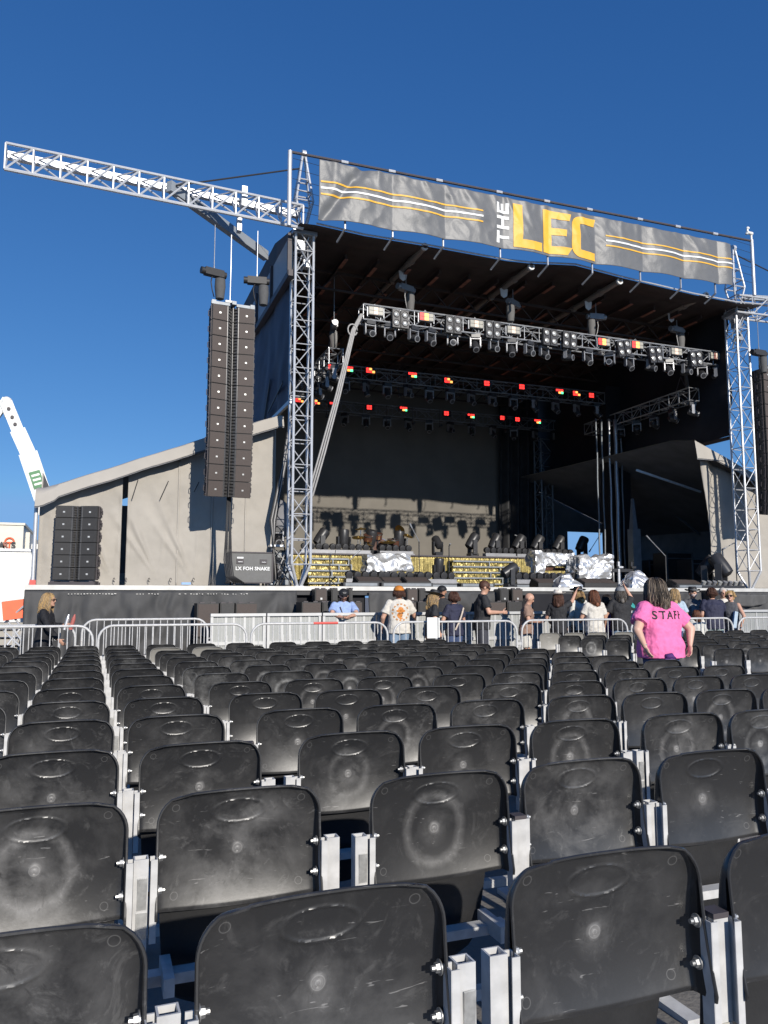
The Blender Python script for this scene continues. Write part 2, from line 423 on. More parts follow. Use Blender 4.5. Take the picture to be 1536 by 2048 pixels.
# ------------------------------------------------------------------ stadium shell seats on galvanised frames
SW, ZT, ZB = .240, .84, .511
def shell_mesh(name, material, nu=120, nv=104):
    r = .085; ha, hb, zc = .076, .034, .770
    def pt(a, b):
        u = a * 2 - 1
        z0 = ZB - .016 * (1 - u * u); z = z0 + (ZT - z0) * b
        w = SW
        if z > ZT - r:
            dz = z - (ZT - r); w = SW - r + math.sqrt(max(0, r * r - dz * dz))
        v = (z - ZB) / (ZT - ZB)
        s = abs(u); fl = .066 * (1 - max(0, v) ** 1.8) + .006           # side flanges fold back, deepest at the bottom
        xs_ = w * (min(1, s / .925) if s < .925 else 1.0) * (1 if u >= 0 else -1)
        if s < .925:
            q = s / .925; xx = w * .985 * q; edge = max(0, (q - .9) / .1); y = -edge ** 3 * fl * .08
        else:
            q = (s - .925) / .075; xx = w * (.985 + .015 * min(1, q * 2)); y = -fl * (.08 + .92 * q)
        x = xx * (1 if u >= 0 else -1)
        tu = min(1, s / .925)
        y += .004 - .100 * (v - .39) ** 2 + .022 * (1 - tu ** 2.5) * (1 - .45 * abs(v - .4))
        if b > .955: y -= .016 * ((b - .955) / .045) ** 1.5              # rolled top lip
        if b < .03: y += .006 * (1 - b / .03)
        e = math.sqrt((x / ha) ** 2 + ((z - zc) / hb) ** 2)
        if e < 1.6:
            y += -.0034 * math.exp(-((e - 1.03) / .085) ** 2)
            if e < 1: y += .0045 * (1 - e * e) ** 2
        q = math.hypot(x, z - .655)
        y += -.002 * math.exp(-((q - .013) / .004) ** 2) - (.003 if q < .006 else 0)
        return Vector((x, y, z))
    mb = MB(); mb.sheet(pt, nu, nv, .006)
    rim = [pt(0, j / 24) for j in range(25)] + [pt(i / 40, 1) for i in range(1, 40)] + [pt(1, 1 - j / 24) for j in range(25)]
    rp = [rim[0]]
    for q in rim[1:]:
        if (q - rp[-1]).length > .006: rp.append(q)
    mb.tube([q + Vector((0, .003, 0)) for q in rp], .0040, 6)
    me = mb.mesh(name, material, smooth=50)
    return me
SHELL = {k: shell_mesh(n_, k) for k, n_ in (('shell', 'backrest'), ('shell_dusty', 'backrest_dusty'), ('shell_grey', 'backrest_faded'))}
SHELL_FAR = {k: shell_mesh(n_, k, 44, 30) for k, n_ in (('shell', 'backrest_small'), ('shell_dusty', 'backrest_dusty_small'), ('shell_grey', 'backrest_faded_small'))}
def seat_pt(a, b):
    u = a * 2 - 1; v = b
    hw = .222 - .030 * (1 - v) ** 1.5
    z = .190 + .375 * v - .025 * (1 - u * u) * (1 - v)
    if v < .2: hw *= .80 + .20 * math.sqrt(max(0, 1 - (1 - v / .2) ** 2))
    y = .075 + .035 * (1 - v) - .03 * (1 - u * u) + .05 * (1 - v) ** 3
    return Vector((u * hw, y, z))
_s = MB(); _s.sheet(seat_pt, 20, 16, .012); SEAT = _s.mesh('seat', 'seat_plastic', smooth=50)
def sq_tube(mb, x, y, z0, z1, w=.04, t=.004):
    h = w / 2; i = h - t; vs = []
    for z, q in ((z0, h), (z1, h), (z1, i), (z1 - .05, i)):
        vs += [(x - q, y - q, z), (x + q, y - q, z), (x + q, y + q, z), (x - q, y + q, z)]
    fs = []
    for k in range(3):
        for j in range(4): fs.append((k * 4 + j, k * 4 + (j + 1) % 4, (k + 1) * 4 + (j + 1) % 4, (k + 1) * 4 + j))
    fs += [(12, 13, 14, 15), (0, 3, 2, 1)]
    mb.add(vs, fs)
PY = -.035
def post_mesh():
    mb = MB(); sq_tube(mb, 0, PY, .02, .678); mb.box((0, PY + .02, .012), (.06, .42, .024)); return mb.mesh('post', 'galv')
POST = post_mesh()
_c = MB(); _c.box((0, PY, .681), (.043, .043, .012)); CAP = _c.mesh('end_cap', 'cap_black')
_b = MB(); _b.box((0, PY - .016, .575), (.003, .036, .225)); _b.box((.0085, PY + .002, .575), (.017, .004, .225)); _b.box((.0085, PY - .033, .575), (.017, .003, .225))
_b.v = [(x, y, z - .012) for x, y, z in _b.v]
BRK = _b.mesh('bracket', 'galv')
_b = MB(); BY = -.030
_b.cyl((-.004, BY, 0), (-.013, BY, 0), .0105, .0095, 6); _b.cyl((-.013, BY, 0), (-.021, BY, 0), .0055, n=8); _b.cyl((-.002, BY, 0), (-.0045, BY, 0), .015, n=12)
_b.cyl((-.004, BY, 0), (.004, BY, 0), .006, n=8)
BOLT = _b.mesh('bolt', 'zinc', smooth=40)
_b = MB(); _b.box((0, .03, .315), (.52, .05, .03)); _b.box((0, .02, .12), (.52, .035, .035)); RAIL = _b.mesh('rail', 'galv')
_b = MB(); _b.box((0, .0, .33), (.03, .16, .05)); RAILB = _b.mesh('seat_arm', 'galv')
cap_r = random.Random(3)
_b = MB(); _b.box((.004, PY - .0225, .585), (.026, .005, .085), Euler((R(3), 0, R(4))).to_matrix()); _b.box((.004, PY - .021, .50), (.030, .003, .07)); CLIP = _b.mesh('post_clip', 'clip')
_b = MB(); _b.box((0, PY - .0215, .43), (.034, .003, .05)); TAG = _b.mesh('post_sticker', 'sticker')
def make_chair(label, X, Y, z, rot, kind, left_post, group, near):
    t = thing('stadium_seat', label, 'seat', (X, Y, z), rot, group)
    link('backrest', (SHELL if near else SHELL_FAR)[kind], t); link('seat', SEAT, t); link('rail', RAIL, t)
    for sx in ((1, -1) if left_post else (1,)):
        p = link('post', POST, t, (sx * .28, 0, 0))
        if cap_r.random() < .14: link('end_cap', CAP, p)
        if near and cap_r.random() < .7: link('post_clip', CLIP, p)
        if near and cap_r.random() < .3: link('post_sticker', TAG, p)
    link('bracket', BRK, t, (.241, 0, 0)); q = link('bracket', BRK, t, (-.241, 0, 0)); q.scale = (-1, 1, 1)
    if near:
        for z_ in (.668, .578):
            link('bolt', BOLT, t, (.236, 0, z_)); q = link('bolt', BOLT, t, (-.236, 0, z_)); q.scale = (-1, 1, 1)
        link('seat_arm', RAILB, t, (.2, 0, 0)); link('seat_arm', RAILB, t, (-.2, 0, 0))
    return t

COLX = [(-3.05, 1), (-2.49, 0), (-1.84, 1), (-1.28, 0), (-.69, 0), (-.12, 0), (.44, 0), (1.10, 1), (1.67, 0), (2.24, 0), (2.88, 1), (3.41, 0), (3.96, 0), (4.50, 1), (5.05, 0), (5.57, 0)]
CHAIRS = []
for k in range(14):
    cy = 1.515 + .917 * k
    for ci, (cx, lp) in enumerate(COLX):
        a = min(1, max(0, (cx - 1.2) / 2.5)) * R(-2.2)
        X = cx - math.sin(a) * (cy - 4.5); Y = cy + math.sin(a) * (cx - 1.2)
        X += rnd.uniform(-.008, .008) - (.022 if cx > .9 else .008); Y += rnd.uniform(-.012, .012)
        CHAIRS.append(['L', k, ci, X, Y, a + R(rnd.uniform(-1.2, 1.2)), lp or ci == 0, gz(Y)])
for k in range(7):
    for ci in range(13):
        a = R(-4.5); s_ = ci * .565 + (ci // 3) * .07
        cx = 8.10 + (.0 if k < 3 else .06 * (k - 2)) ; cy = 8.46 + .93 * k
        X = cx + math.cos(a) * s_ + .085 * (cy - 8.4); Y = cy + math.sin(a) * s_ * .6
        X += rnd.uniform(-.01, .01); Y += rnd.uniform(-.015, .015)
        CHAIRS.append(['R', k, ci, X, Y, a + R(rnd.uniform(-1.5, 1.5)), ci % 3 == 0, gz(Y) + .006 * k])
vis = []
for c in CHAIRS:
    p = project((c[3], c[4], c[7] + .7)); q = project((c[3], c[4], c[7] + .84))
    hw = .28 * F / max(.3, p[2]) if p else 0
    if p and -hw * 1.0 < p[0] < 1536 + hw * 1.0 and q[1] < 2046: c.append(p[0]); vis.append(c)
byrow = {}
for c in vis: byrow.setdefault((c[0], c[1]), []).append(c)
DUSTY = {(9, 5), (9, 6), (7, 7), (7, 8), (6, 7), (6, 8), (8, 7), (8, 8), (8, 9), (6, 9), (10, 7)}
ROWN = ['nearest', 'second', 'third', 'fourth', 'fifth', 'sixth', 'seventh', 'eighth', 'ninth', 'tenth', 'eleventh', 'twelfth', 'thirteenth', 'last']
for (blk, k), row in byrow.items():
    row.sort(key=lambda c: c[8]); n_ = len(row)
    for i, c in enumerate(row):
        kind = 'shell'
        if blk == 'L' and (k, c[2]) in DUSTY: kind = 'shell_dusty'
        if blk == 'L' and (k, c[2]) in ((12, 7), (12, 8)): kind = 'shell_grey'
        if blk == 'L' and (k, c[2]) == (2, 11): kind = 'shell_dusty'
        if blk == 'R' and k == 6 and c[2] < 4: kind = 'shell_grey'
        if blk == 'R' and k == 4 and c[2] in (0, 1): kind = 'shell_dusty'
        ad = {'shell': 'black', 'shell_dusty': 'dusty scuffed black', 'shell_grey': 'faded grey'}[kind]
        if blk == 'L':
            rn = ROWN[k] + ' row from the camera' if k not in (0, 13) else ('row nearest the camera' if k == 0 else 'farthest row before the fence')
            lab = f"{ad} plastic seat, {nth(i + 1, n_)} in view in the {rn}"
        else:
            rn = (ORD[k + 1] + ' row') if k < 6 else 'last row'
            lab = f"{ad} plastic seat, {nth(i + 1, n_)} in view in the {rn} beyond the pink staffer"
            lab = f"{ad} plastic seat, {nth(i + 1, n_)} in the {rn} of the far right block"
        make_chair(lab, c[3], c[4], c[7], c[5], kind, c[6], 'rows of plastic seats facing the stage', c[4] < 6.5)
print('chairs', len(vis))
# ------------------------------------------------------------------ the stage
YS = 18.0                                   # stage front
FLOOR = zat(590, 1173.6, YS)                # about 1.6 m
XL, XR = xat(50, YS), 25.5                  # deck ends
XI, XO = 4.55, 18.25                        # inner opening between the roof sides
YB = 30.5                                   # backdrop
G0 = gz(YS)
def cloth(fn, nu, nv, th=.01): mb = MB(); mb.sheet(fn, nu, nv, th); return mb

stg = thing('stage', 'long raised stage deck with pale edge and black skirting', 'stage', (0, 0, 0))
mb = MB(); mb.box(((XL + XR) / 2, (YS + 33) / 2, FLOOR - .10), (XR - XL, 33 - YS, .18)); mb.build('deck', 'stage_floor', stg)
mb = MB(); mb.box(((XL + XR) / 2, YS - .02, FLOOR - .035), (XR - XL + .02, .04, .10)); mb.build('edge_trim', 'stage_edge', stg)
def skirt(x0, x1, name, seed, drop=.0, amp=.12, y=YS - .06):
    W = x1 - x0
    def fn(a, b):
        x = x0 + W * a; z = FLOOR - .10 - (FLOOR - .10 - G0 + .02) * (1 - b)
        t = 1 - b
        f = amp * (math.sin(x * 7 + seed + 1.2 * nz(x * .8, seed)) * .6 + fnz(x * 2.6, t * 1.1, seed)) * (0.25 + t)
        sw = .10 * abs(math.sin(x * 1.5 + seed)) * math.exp(-((t - .35) / .3) ** 2)
        f += .08 * abs(nz(x * 1.7 + 1.6 * t, t * 2.0, seed + 2)) + .09 * nz(x * 1.2 + 2 * t, t * 3 - abs(math.sin(x * 1.55)) * 2.2, seed) + sw * .8
        return Vector((x, y - abs(f) - .02 - .03 * t, z))
    return cloth(fn, int(W * 22), 26).build(name, 'skirt_cloth', stg, smooth=True)
skirt(XL, xat(592, YS), 'skirt', 1.0)
skirt(xat(735, YS), xat(815, YS), 'skirt', 4.0, amp=.08)
skirt(xat(868, YS), xat(1000, YS), 'skirt', 7.0, amp=.08)
mb = MB(); mb.box(((xat(592, YS) + xat(735, YS)) / 2, YS + .2, (FLOOR + G0) / 2 - .1), (xat(735, YS) - xat(592, YS), .05, FLOOR - G0 - .22)); mb.build('skirt', 'drape', stg)
for a, b in ((815, 868), (1000, 1062)):
    mb = MB(); mb.box(((xat(a, YS) + xat(b, YS)) / 2, YS + .25, (FLOOR + G0) / 2 - .1), (xat(b, YS) - xat(a, YS), .05, FLOOR - G0 - .22)); mb.build('skirt', 'drape', stg)
mb = MB(); x0, x1 = xat(1062, YS), xat(1300, YS); mb.box(((x0 + x1) / 2, YS - .06, FLOOR - .16 - .5), (x1 - x0, .05, 1.0)); mb.build('front_panel', 'drape', stg)
skirt(x1, XR, 'skirt', 9.0, amp=.08)
mb = MB()                                                # row of white velcro marks under the lip
for x0_, n_ in ((xat(138, YS), 16), (xat(262, YS), 11), (xat(358, YS), 12), (xat(420, YS), 14)):
    for i in range(n_):
        if rnd.random() < .85: mb.box((x0_ + i * .062, YS - .16, FLOOR - .165 - rnd.random() * .012), (.015 + rnd.random() * .03, .004, .010 + rnd.random() * .008))
mb.build('velcro_patches', 'stage_edge', stg)

# roof ------------------------------------------------------------------
roof = thing('stage_roof', 'broad stage roof with dark ribbed underside and grey side panels', 'roof', (0, 0, 0))
ZR = 10.22
pts_px = [(600, 446), (632, 450), (729, 472), (862, 494), (1013, 522), (1060, 527), (1110, 529), (1150, 531), (1244, 556), (1384, 589), (1470, 606), (1524, 611)]
front = [at(px, py, 17.9) for px, py in pts_px]
mb = MB(); n_ = len(front)
back = [Vector((p.x if i not in (0,) else 4.3, 31.2, p.z + .0)) for i, p in enumerate(front)]
mid = [Vector((p.x, 18.9, p.z + .13)) for p in front]
top = [Vector((p.x, 20.8, p.z + .75)) for p in front]; topb = [Vector((p.x, 31.2, p.z + .75)) for p in front]
rows = [front, [Vector((p.x, 18.3, p.z + .02)) for p in front], mid, [Vector((p.x, 31.2, p.z + .13)) for p in front], topb, top, front]
vs_ = [v for r_ in rows[:-1] for v in r_]
fs_ = []
for j in range(6):
    for i in range(n_ - 1):
        a = j * n_ + i; b = ((j + 1) % 6) * n_ + i; fs_.append((a, a + 1, b + 1, b))
mb.add(vs_, fs_); mb.add(vs_, [tuple(j * n_ for j in range(6)), tuple(j * n_ + n_ - 1 for j in range(6))])
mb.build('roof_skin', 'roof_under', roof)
mb = MB()
for i in range(1, n_ - 1): mb.cyl(front[i] + Vector((0, -.03, .03)), front[i + 1] + Vector((0, -.03, .03)), .022, n=6)
mb.build('edge_trim', 'alu_white', roof)
UZ = ZR - .45
def roof_z(x):
    for a, b in zip(front, front[1:]):
        if a.x <= x <= b.x: return a.z + (b.z - a.z) * (x - a.x) / (b.x - a.x)
    return front[-1].z if x > front[-1].x else front[0].z
for i in range(15):                                         # purlins along the depth, with rusty flanges
    x = 5.1 + i * .92; z = roof_z(x) + .06
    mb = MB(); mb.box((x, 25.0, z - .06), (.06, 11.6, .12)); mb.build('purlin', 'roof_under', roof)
    for (y0, y1) in ((19.3, 19.9), (20.9, 21.9), (23.2, 24.0), (26.0, 27.2)):
        if rnd.random() < .72:
            mb = MB(); mb.box((x, (y0 + y1) / 2 + rnd.uniform(-.2, .2), z - .15), (.10, y1 - y0, .02)); mb.build('rust_flange', 'rust_beam', roof)
for j, y in enumerate((20.4, 22.8, 25.2, 27.6, 30)):        # cross rafters (open web)
    mb = MB(); z0 = roof_z(8) - .75
    za, zb = roof_z(5) - .02, roof_z(18) - .02
    mb.beam((4.6, y, za), (18.3, y, zb), .06, .08); mb.beam((4.6, y, za - .5), (18.3, y, zb - .5), .06, .06)
    for k in range(28):
        xa = 4.7 + k * .485; xb = xa + .485; fa = (xa - 4.6) / 13.7; fb = (xb - 4.6) / 13.7
        q0, q1 = (0, -.5) if k % 2 else (-.5, 0)
        mb.beam((xa, y, za + (zb - za) * fa + q0), (xb, y, za + (zb - za) * fb + q1), .03, .03)
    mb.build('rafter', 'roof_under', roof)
PIPES = []
for (fx, fy) in ((850, 493), (1063, 533), (1240, 562), (1413, 590)):
    p0 = at(fx, fy, 18.0); p1 = Vector((p0.x, 22.2, p0.z + .02))
    mb = MB(); mb.cyl(p0, p1, .085, n=16); mb.cyl((p0.x, 18.9, p0.z), (p0.x, 19.0, p0.z), .105, n=16); mb.cyl((p0.x, 20.3, p0.z), (p0.x, 20.42, p0.z), .105, n=16)
    o = mb.build('spreader_pipe', 'pipe_tan', roof, smooth=40)
    mb = MB(); mb.lathe([(.055, 0), (.098, 0), (.098, .07), (.055, .07)], p0 + Vector((0, -.012, 0)), Euler((R(-90), 0, 0)).to_matrix(), 20, close=False); mb.build('collar', 'pipe_end', o)
    mb = MB(); mb.prism([(-.13, .02), (.13, .02), (.10, -.2), (.0, -.27), (-.10, -.2)], .02, (p0.x, 19.55, p0.z - .06)); mb.build('lug', 'pipe_end', o)
    PIPES.append(p0)
# left side of the roof: grey panels, and the blue-black scrim below
sp = thing('side_scrim', 'dark blue wind scrim hanging from the left roof edge', 'scrim', (0, 0, 0))
def scr(a, b):
    y = 18.75 + (30.6 - 18.75) * a; zt = 9.55; zb = 6.15 + .25 * math.sin(a * 2)
    zb = zat(578, 800, 18.75) + .03 * 0
    z = zb + (zt - zb) * b
    d = .10 * math.sin(y * 4 + 3 * nz(y * .5, z * .3)) * (.35 + .65 * (1 - b)) * .4 + .08 * fnz(y * .7 + z * .35, z * .2, 3)
    d += .05 * math.sin((y * 1.1 + z * 1.7)) ** 3 * (1 - b)
    return Vector((0, d, 0)) + Vector((XI - .12 + d, y, z))
mb = MB(); W_ = 71
g_ = [scr(i / 70, j / 40) for j in range(41) for i in range(71)]
mb.add(g_, [(j * 71 + i, j * 71 + i + 1, j * 71 + i + 72, j * 71 + i + 71) for j in range(40) for i in range(70)])
mb.add([v + Vector((.02, 0, 0)) for v in g_], [(j * 71 + i, j * 71 + i + 71, j * 71 + i + 72, j * 71 + i + 1) for j in range(40) for i in range(70)])
mb.build('scrim_sheet', 'scrim', sp, smooth=True, recalc=False)
zb_ = zat(578, 800, 18.75)
mb = MB(); mb.beam((XI - .12, 18.7, zb_ - .04), (XI - .12, 30.6, zb_ - .04), .07, .10); mb.build('bottom_rail', 'alu_dull', sp)
mb = MB()
for (y0, z0, y1, z1) in ((19.4, 6.9, 21.2, 6.5), (21.0, 7.4, 21.9, 6.2)): mb.beam((XI - .17, y0, z0), (XI - .17, y1, z1), .02, .07)
mb.build('strap', 'cable', sp)
for k in range(6):
    y0 = 18.5 + k * 2.1; mb = MB(); mb.box((4.36, y0 + 1.02, 10.0), (.08, 2.0, .95)); mb.build('side_panel', 'roof_side', roof)
    mb = MB(); mb.box((4.30, y0 + .0, 9.95), (.10, .09, 1.1)); mb.build('side_rib', 'cap_black', roof)
mb = MB(); mb.beam((4.34, 18.4, 9.44), (4.34, 31.1, 9.44), .16, .16); mb.build('side_beam', 'cap_black', roof)
# right scrim (we see its shaded inside)
sr = thing('side_scrim', 'black wind scrim closing the right side under the roof', 'scrim', (0, 0, 0))
XSR = xat(1463, 18.9, 872)
zt_, zb2 = 10.55, zat(1465, 872, 18.9)
def scr2(i, j):
    y = 18.9 + (30.6 - 18.9) * i / 60; z = zb2 + (zt_ - zb2) * j / 30
    d = .16 * math.exp(-(y - 18.9) / 1.5) * math.sin(z * 2.6 + y * 3) * .6 + .07 * fnz(y * .8, z * .8, 8)
    return Vector((XSR + d, y, z))
mb = MB(); g_ = [scr2(i, j) for j in range(31) for i in range(61)]
mb.add(g_, [(j * 61 + i, j * 61 + i + 61, j * 61 + i + 62, j * 61 + i + 1) for j in range(30) for i in range(60)])
mb.add([v + Vector((.02, 0, 0)) for v in g_], [(j * 61 + i, j * 61 + i + 1, j * 61 + i + 62, j * 61 + i + 61) for j in range(30) for i in range(60)])
mb.build('scrim_sheet', 'drape', sr, smooth=True, recalc=False)
mb = MB(); mb.beam((XSR, 18.9, zb2 - .05), (XSR, 30.6, zb2 - .05), .08, .10); mb.build('bottom_rail', 'roof_under', sr)

# backdrop ------------------------------------------------------------------
bd = thing('backdrop', 'tall black cloth backdrop across the rear of the stage', 'backdrop', (0, 0, 0))
xb0, xb1 = XI, xat(1009, YB)
mb = cloth(lambda a, b: Vector((xb0 + (xb1 - xb0) * a, YB + .02 * fnz(a * 9, b * 4) + .012 * math.sin(a * 60), FLOOR + (10.6 - FLOOR) * b)), 80, 24)
mb.build('cloth_sheet', 'backdrop_cloth', bd, smooth=True)
leg = thing('stage_drape', 'black drape beside the lit backdrop with a sunlit fold', 'drape', (0, 0, 0))
mb = cloth(lambda a, b: Vector((xb1 - .35 + (18.5 - xb1 + .35) * a, YB - .35 + .16 * math.sin(a * 24 + nz(b * 2)) , FLOOR + (10.6 - FLOOR) * b)), 60, 20)
mb.build('cloth_sheet', 'black_cloth', leg, smooth=True)

# towers ------------------------------------------------------------------
def tower(x, y, z0, z1, wd, label, foot=True, head=True, mats='alu_white', r=.033, rb=.013):
    t = thing('lattice_tower', label, 'tower', (x, y, z0))
    h = z1 - z0; mb = MB(); lattice(mb, (0, 0, .55 if foot else 0), (0, 0, h), wd, wd, .62, r, rb, up=(1, 0, 0)); mb.build('mast', mats, t, smooth=40)
    if foot:
        mb = MB(); w2 = wd / 2
        for sx in (-1, 1):
            for sy in (-1, 1): mb.cyl((sx * w2, sy * w2, .55), (sx * .05, sy * .05, .03), .038, n=8)
        mb.box((0, 0, .015), (.22, .22, .03)); mb.build('foot', mats, t)
    if head:
        for q, (sx, sy) in enumerate(((-1, -1), (1, -1), (1, 1), (-1, 1))):
            pass
        mb = MB(); w2 = wd / 2 + .0; hh = 2.0
        mb2 = MB()
        for sx in (-1, 1):
            for sy in (-1, 1):
                mb.cyl((sx * w2 * .3, sy * w2 * .4, h + .1), (sx * w2 * .95, sy * w2 * .8, h + .75), .03, n=8)
                mb.cyl((sx * w2 * .95, sy * w2 * .8, h + .75), (sx * .04, sy * .05, h + hh), .03, n=8)
        for zz, f_ in ((.75, .95), (1.0, .80), (1.35, .52)):
            for sx in (-1, 1):
                mb.cyl((sx * w2 * f_, -w2 * f_ * .84, h + zz), (sx * w2 * f_, w2 * f_ * .84, h + zz), .02, n=6)
                mb.cyl((-w2 * f_, sx * w2 * f_ * .84, h + zz), (w2 * f_, sx * w2 * f_ * .84, h + zz), .02, n=6)
        mb.build('mast_head', mats, t, smooth=40)
        mb = MB(); mb.cyl((-.05, 0, h + hh + .06), (.05, 0, h + hh + .06), .12, n=20); mb.build('sheave', mats, t, smooth=40)
        mb = MB(); mb.box((0, 0, h - .15), (wd * 1.35, wd * 1.25, .10)); mb.box((-.08, -.05, h - .45), (.2, .22, .26)); mb.box((.1, .05, h - .85), (.15, .2, .18))
        for k in range(9): mb.cyl((rnd.uniform(-.3, .3), rnd.uniform(-.3, .3), h - rnd.random() * 1.3), (rnd.uniform(-.3, .3), rnd.uniform(-.3, .3), h + .1 - rnd.random() * 1.3), .022, n=6)
        mb.build('sleeve_block', 'alu_dull', t)
    return t
TY = 18.55
tlx = xat(597, TY); trx = xat(1500, TY)
tower(tlx, TY, FLOOR, zat(600, 462, TY), .46, 'white lattice tower at the left corner of the stage')
tower(trx, TY, FLOOR, zat(1470, 622, TY), .46, 'white lattice tower at the right corner of the stage')
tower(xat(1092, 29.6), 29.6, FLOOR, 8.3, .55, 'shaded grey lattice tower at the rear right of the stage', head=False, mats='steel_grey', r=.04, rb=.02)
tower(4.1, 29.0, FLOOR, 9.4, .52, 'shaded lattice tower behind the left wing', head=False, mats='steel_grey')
# dark mid column with hanging cable looms on the right side
mc = thing('cable_mast', 'dark column of cable looms and pipes at stage right', 'mast', (0, 0, 0))
cxm = xat(1236, 24.2)
mb = MB(); mb.box((cxm + .35, 24.6, (FLOOR + 9.4) / 2), (1.0, .5, 9.4 - FLOOR)); mb.build('drape_column', 'drape', mc)
for i, (px, y, r_, m_) in enumerate(((1202, 24.1, .03, 'steel_grey'), (1213, 24.1, .03, 'steel_grey'), (1228, 24.0, .04, 'alu_dull'), (1241, 24.0, .075, 'alu_dull'), (1252, 24.05, .03, 'steel_grey'))):
    x = xat(px, y); mb = MB(); ph = i * 1.7
    mb.tube([(x + .012 * math.sin(k * 1.3 + ph), y, FLOOR + .1 + k * .45) for k in range(15)], r_, 8); mb.build('riser_pipe', m_, mc, smooth=True)
x = xat(1272, 23.2); mb = MB(); mb.box((x, 23.2, FLOOR + 1.1), (.34, .3, 2.2)); mb.box((x - .06, 23.15, FLOOR + 2.75), (.2, .22, 1.1), taper=.35); mb.build('base_column', 'steel_grey', mc)

# boom ------------------------------------------------------------------
bm_ = thing('lattice_boom', 'white lattice boom swung out from the left tower', 'boom', (0, 0, 0))
bz = zat(590, 447, TY)
A = Vector((tlx - .1, TY - .15, bz)); dL = ray(12, 324); tt = (bz + .14 - CAMZ) / dL.z; Bp = Vector((0, 0, CAMZ)) + dL * tt
ax = (Bp - A).normalized(); sd_ = Vector((ax.y, -ax.x, 0)) * -1
if sd_.y > 0: sd_ = -sd_
hw, hh_ = .26, .30
mb = MB(); ch = MB(); L_ = (Bp - A).length; NB = 12
for su in (-1, 1):
    ch.cyl(A + sd_ * hw + Vector((0, 0, su * hh_)), Bp + sd_ * hw + Vector((0, 0, su * hh_)), .045 if su < 0 else .035, n=8)
ch.beam(A - sd_ * hw * .8 + Vector((0, 0, .27)), Bp - sd_ * hw * .8 + Vector((0, 0, .27)), .14, .16)
ch.build('chord', 'alu_white', bm_, smooth=40)
for i in range(NB + 1):
    p = A + ax * (L_ * i / NB); q = A + ax * (L_ * (i + 1) / NB)
    f0 = p + sd_ * hw; b0 = p - sd_ * hw * .8
    up = Vector((0, 0, hh_)); mid_ = Vector((0, 0, .27))
    mb.cyl(f0 + up, f0 - up, .022, n=6, caps=False); mb.cyl(f0 + up, b0 + mid_, .018, n=6, caps=False); mb.cyl(f0 - up, b0 + mid_, .026, n=6, caps=False)
    if i < NB:
        f1 = q + sd_ * hw; b1 = q - sd_ * hw * .8
        mb.cyl(f0 - up if i % 1 == 0 else f0 + up, f1 + up, .024, n=6, caps=False) if False else mb.cyl(f0 + up, f1 - up, .024, n=6, caps=False)
        mb.cyl(f0 - up, b1 + mid_, .026, n=6, caps=False); mb.cyl(f0 + up, b1 + mid_, .018, n=6, caps=False)
mb.build('lacing', 'alu_white', bm_, smooth=40)
mb = MB(); p = A + ax * (L_ * .215); mb.box(p + Vector((0, 0, .30)), (.13, .3, .5)); mb.box(p + Vector((-.1, 0, -.38)), (.10, .2, .4)); mb.build('clamp', 'alu_white', bm_)
pa1 = at(434, 440, 17.95)
br = thing('brace_beam', 'grey steel brace from the boom down to the roof side', 'beam', (0, 0, 0))
mb = MB(); mb.beam(at(338, 372, 18.1), at(532, 512, 20.6), .16, .26); mb.build('strut', 'roof_side', br)
st_ = MB(); st_.cyl(at(352, 371, 18.1), at(600, 337, TY), .02, n=6); tag(st_.build('stay_cable', 'cable'), 'thin black stay cable from boom to left mast head', 'cable')
# short right boom, mostly outside the picture
rb_ = thing('lattice_boom', 'short white lattice boom at the right tower', 'boom', (0, 0, 0))
mb = MB(); p0 = at(1462, 612, TY - .1); p1 = p0 + Vector((4.2, -.3, .0)); lattice(mb, p0, p1, .55, .5, .6, .035, .02); mb.build('chord', 'alu_white', rb_, smooth=40)
mb = MB(); mb.beam(p0 + Vector((.5, 0, .35)), p1 + Vector((0, 0, .55)), .12, .16); mb.build('brace', 'roof_side', rb_)
mb = MB(); mb.cyl(at(1466, 507, TY), p1 + Vector((0, 0, .5)), .02, n=6); tag(mb.build('stay_cable', 'cable'), 'black stay cable at the right mast head', 'cable')

# banner ------------------------------------------------------------------
YBN = 17.55
bn = thing('banner', 'grey wrinkled banner reading THE LEC in yellow and white', 'banner', (0, 0, 0))
bl0, bl1 = at(639, 318, YBN), at(639, 437, YBN); br0, br1 = at(1459, 487, YBN), at(1457, 572, YBN)
BLEN = br0.x - bl0.x; BX0 = bl0.x
seams = [xat(p, YBN, 400) for p in (640, 785, 890, 1005, 1095, 1187, 1280, 1361, 1429, 1462)]
def bsurf(x, t, off=0.0):
    """x world, t 0 at the bottom 1 at the top"""
    a = (x - BX0) / BLEN
    zt = bl0.z + (br0.z - bl0.z) * a; zb = bl1.z + (br1.z - bl1.z) * a
    for s0, s1 in zip(seams, seams[1:]):
        if s0 <= x <= s1: q = (x - s0) / (s1 - s0); break
    else: q = 0
    sagf = math.sin(math.pi * min(1, max(0, q)))
    tt = t; z = zb + (zt - zb) * tt - .045 * sagf * tt ** 1.2 + .02 * sagf * (1 - tt)
    y = YBN - .13 * sagf * (.4 + .6 * (1 - abs(tt - .5) * 1.4)) * .8
    w_ = (1 - .45 * a)
    y += w_ * .55 * (.026 * abs(nz(x * 2.6 + t, t * 3.4, 7)) * 2 + .030 * fnz(x * 1.6, t * 2.0, 1.5, 3) + .016 * fnz(x * 4 + t * 3, t * 4, 4.2, 2))
    y -= .04 * w_ * abs(math.sin(x * 5.2 + 3 * t + 2.5 * nz(x, t))) ** 6 * t ** 2
    if x < BX0 + 1.5: y += .10 * math.exp(-(((x - BX0) * .9 - t * .9 - .1) / .16) ** 2)
    return Vector((x, y - off, z))
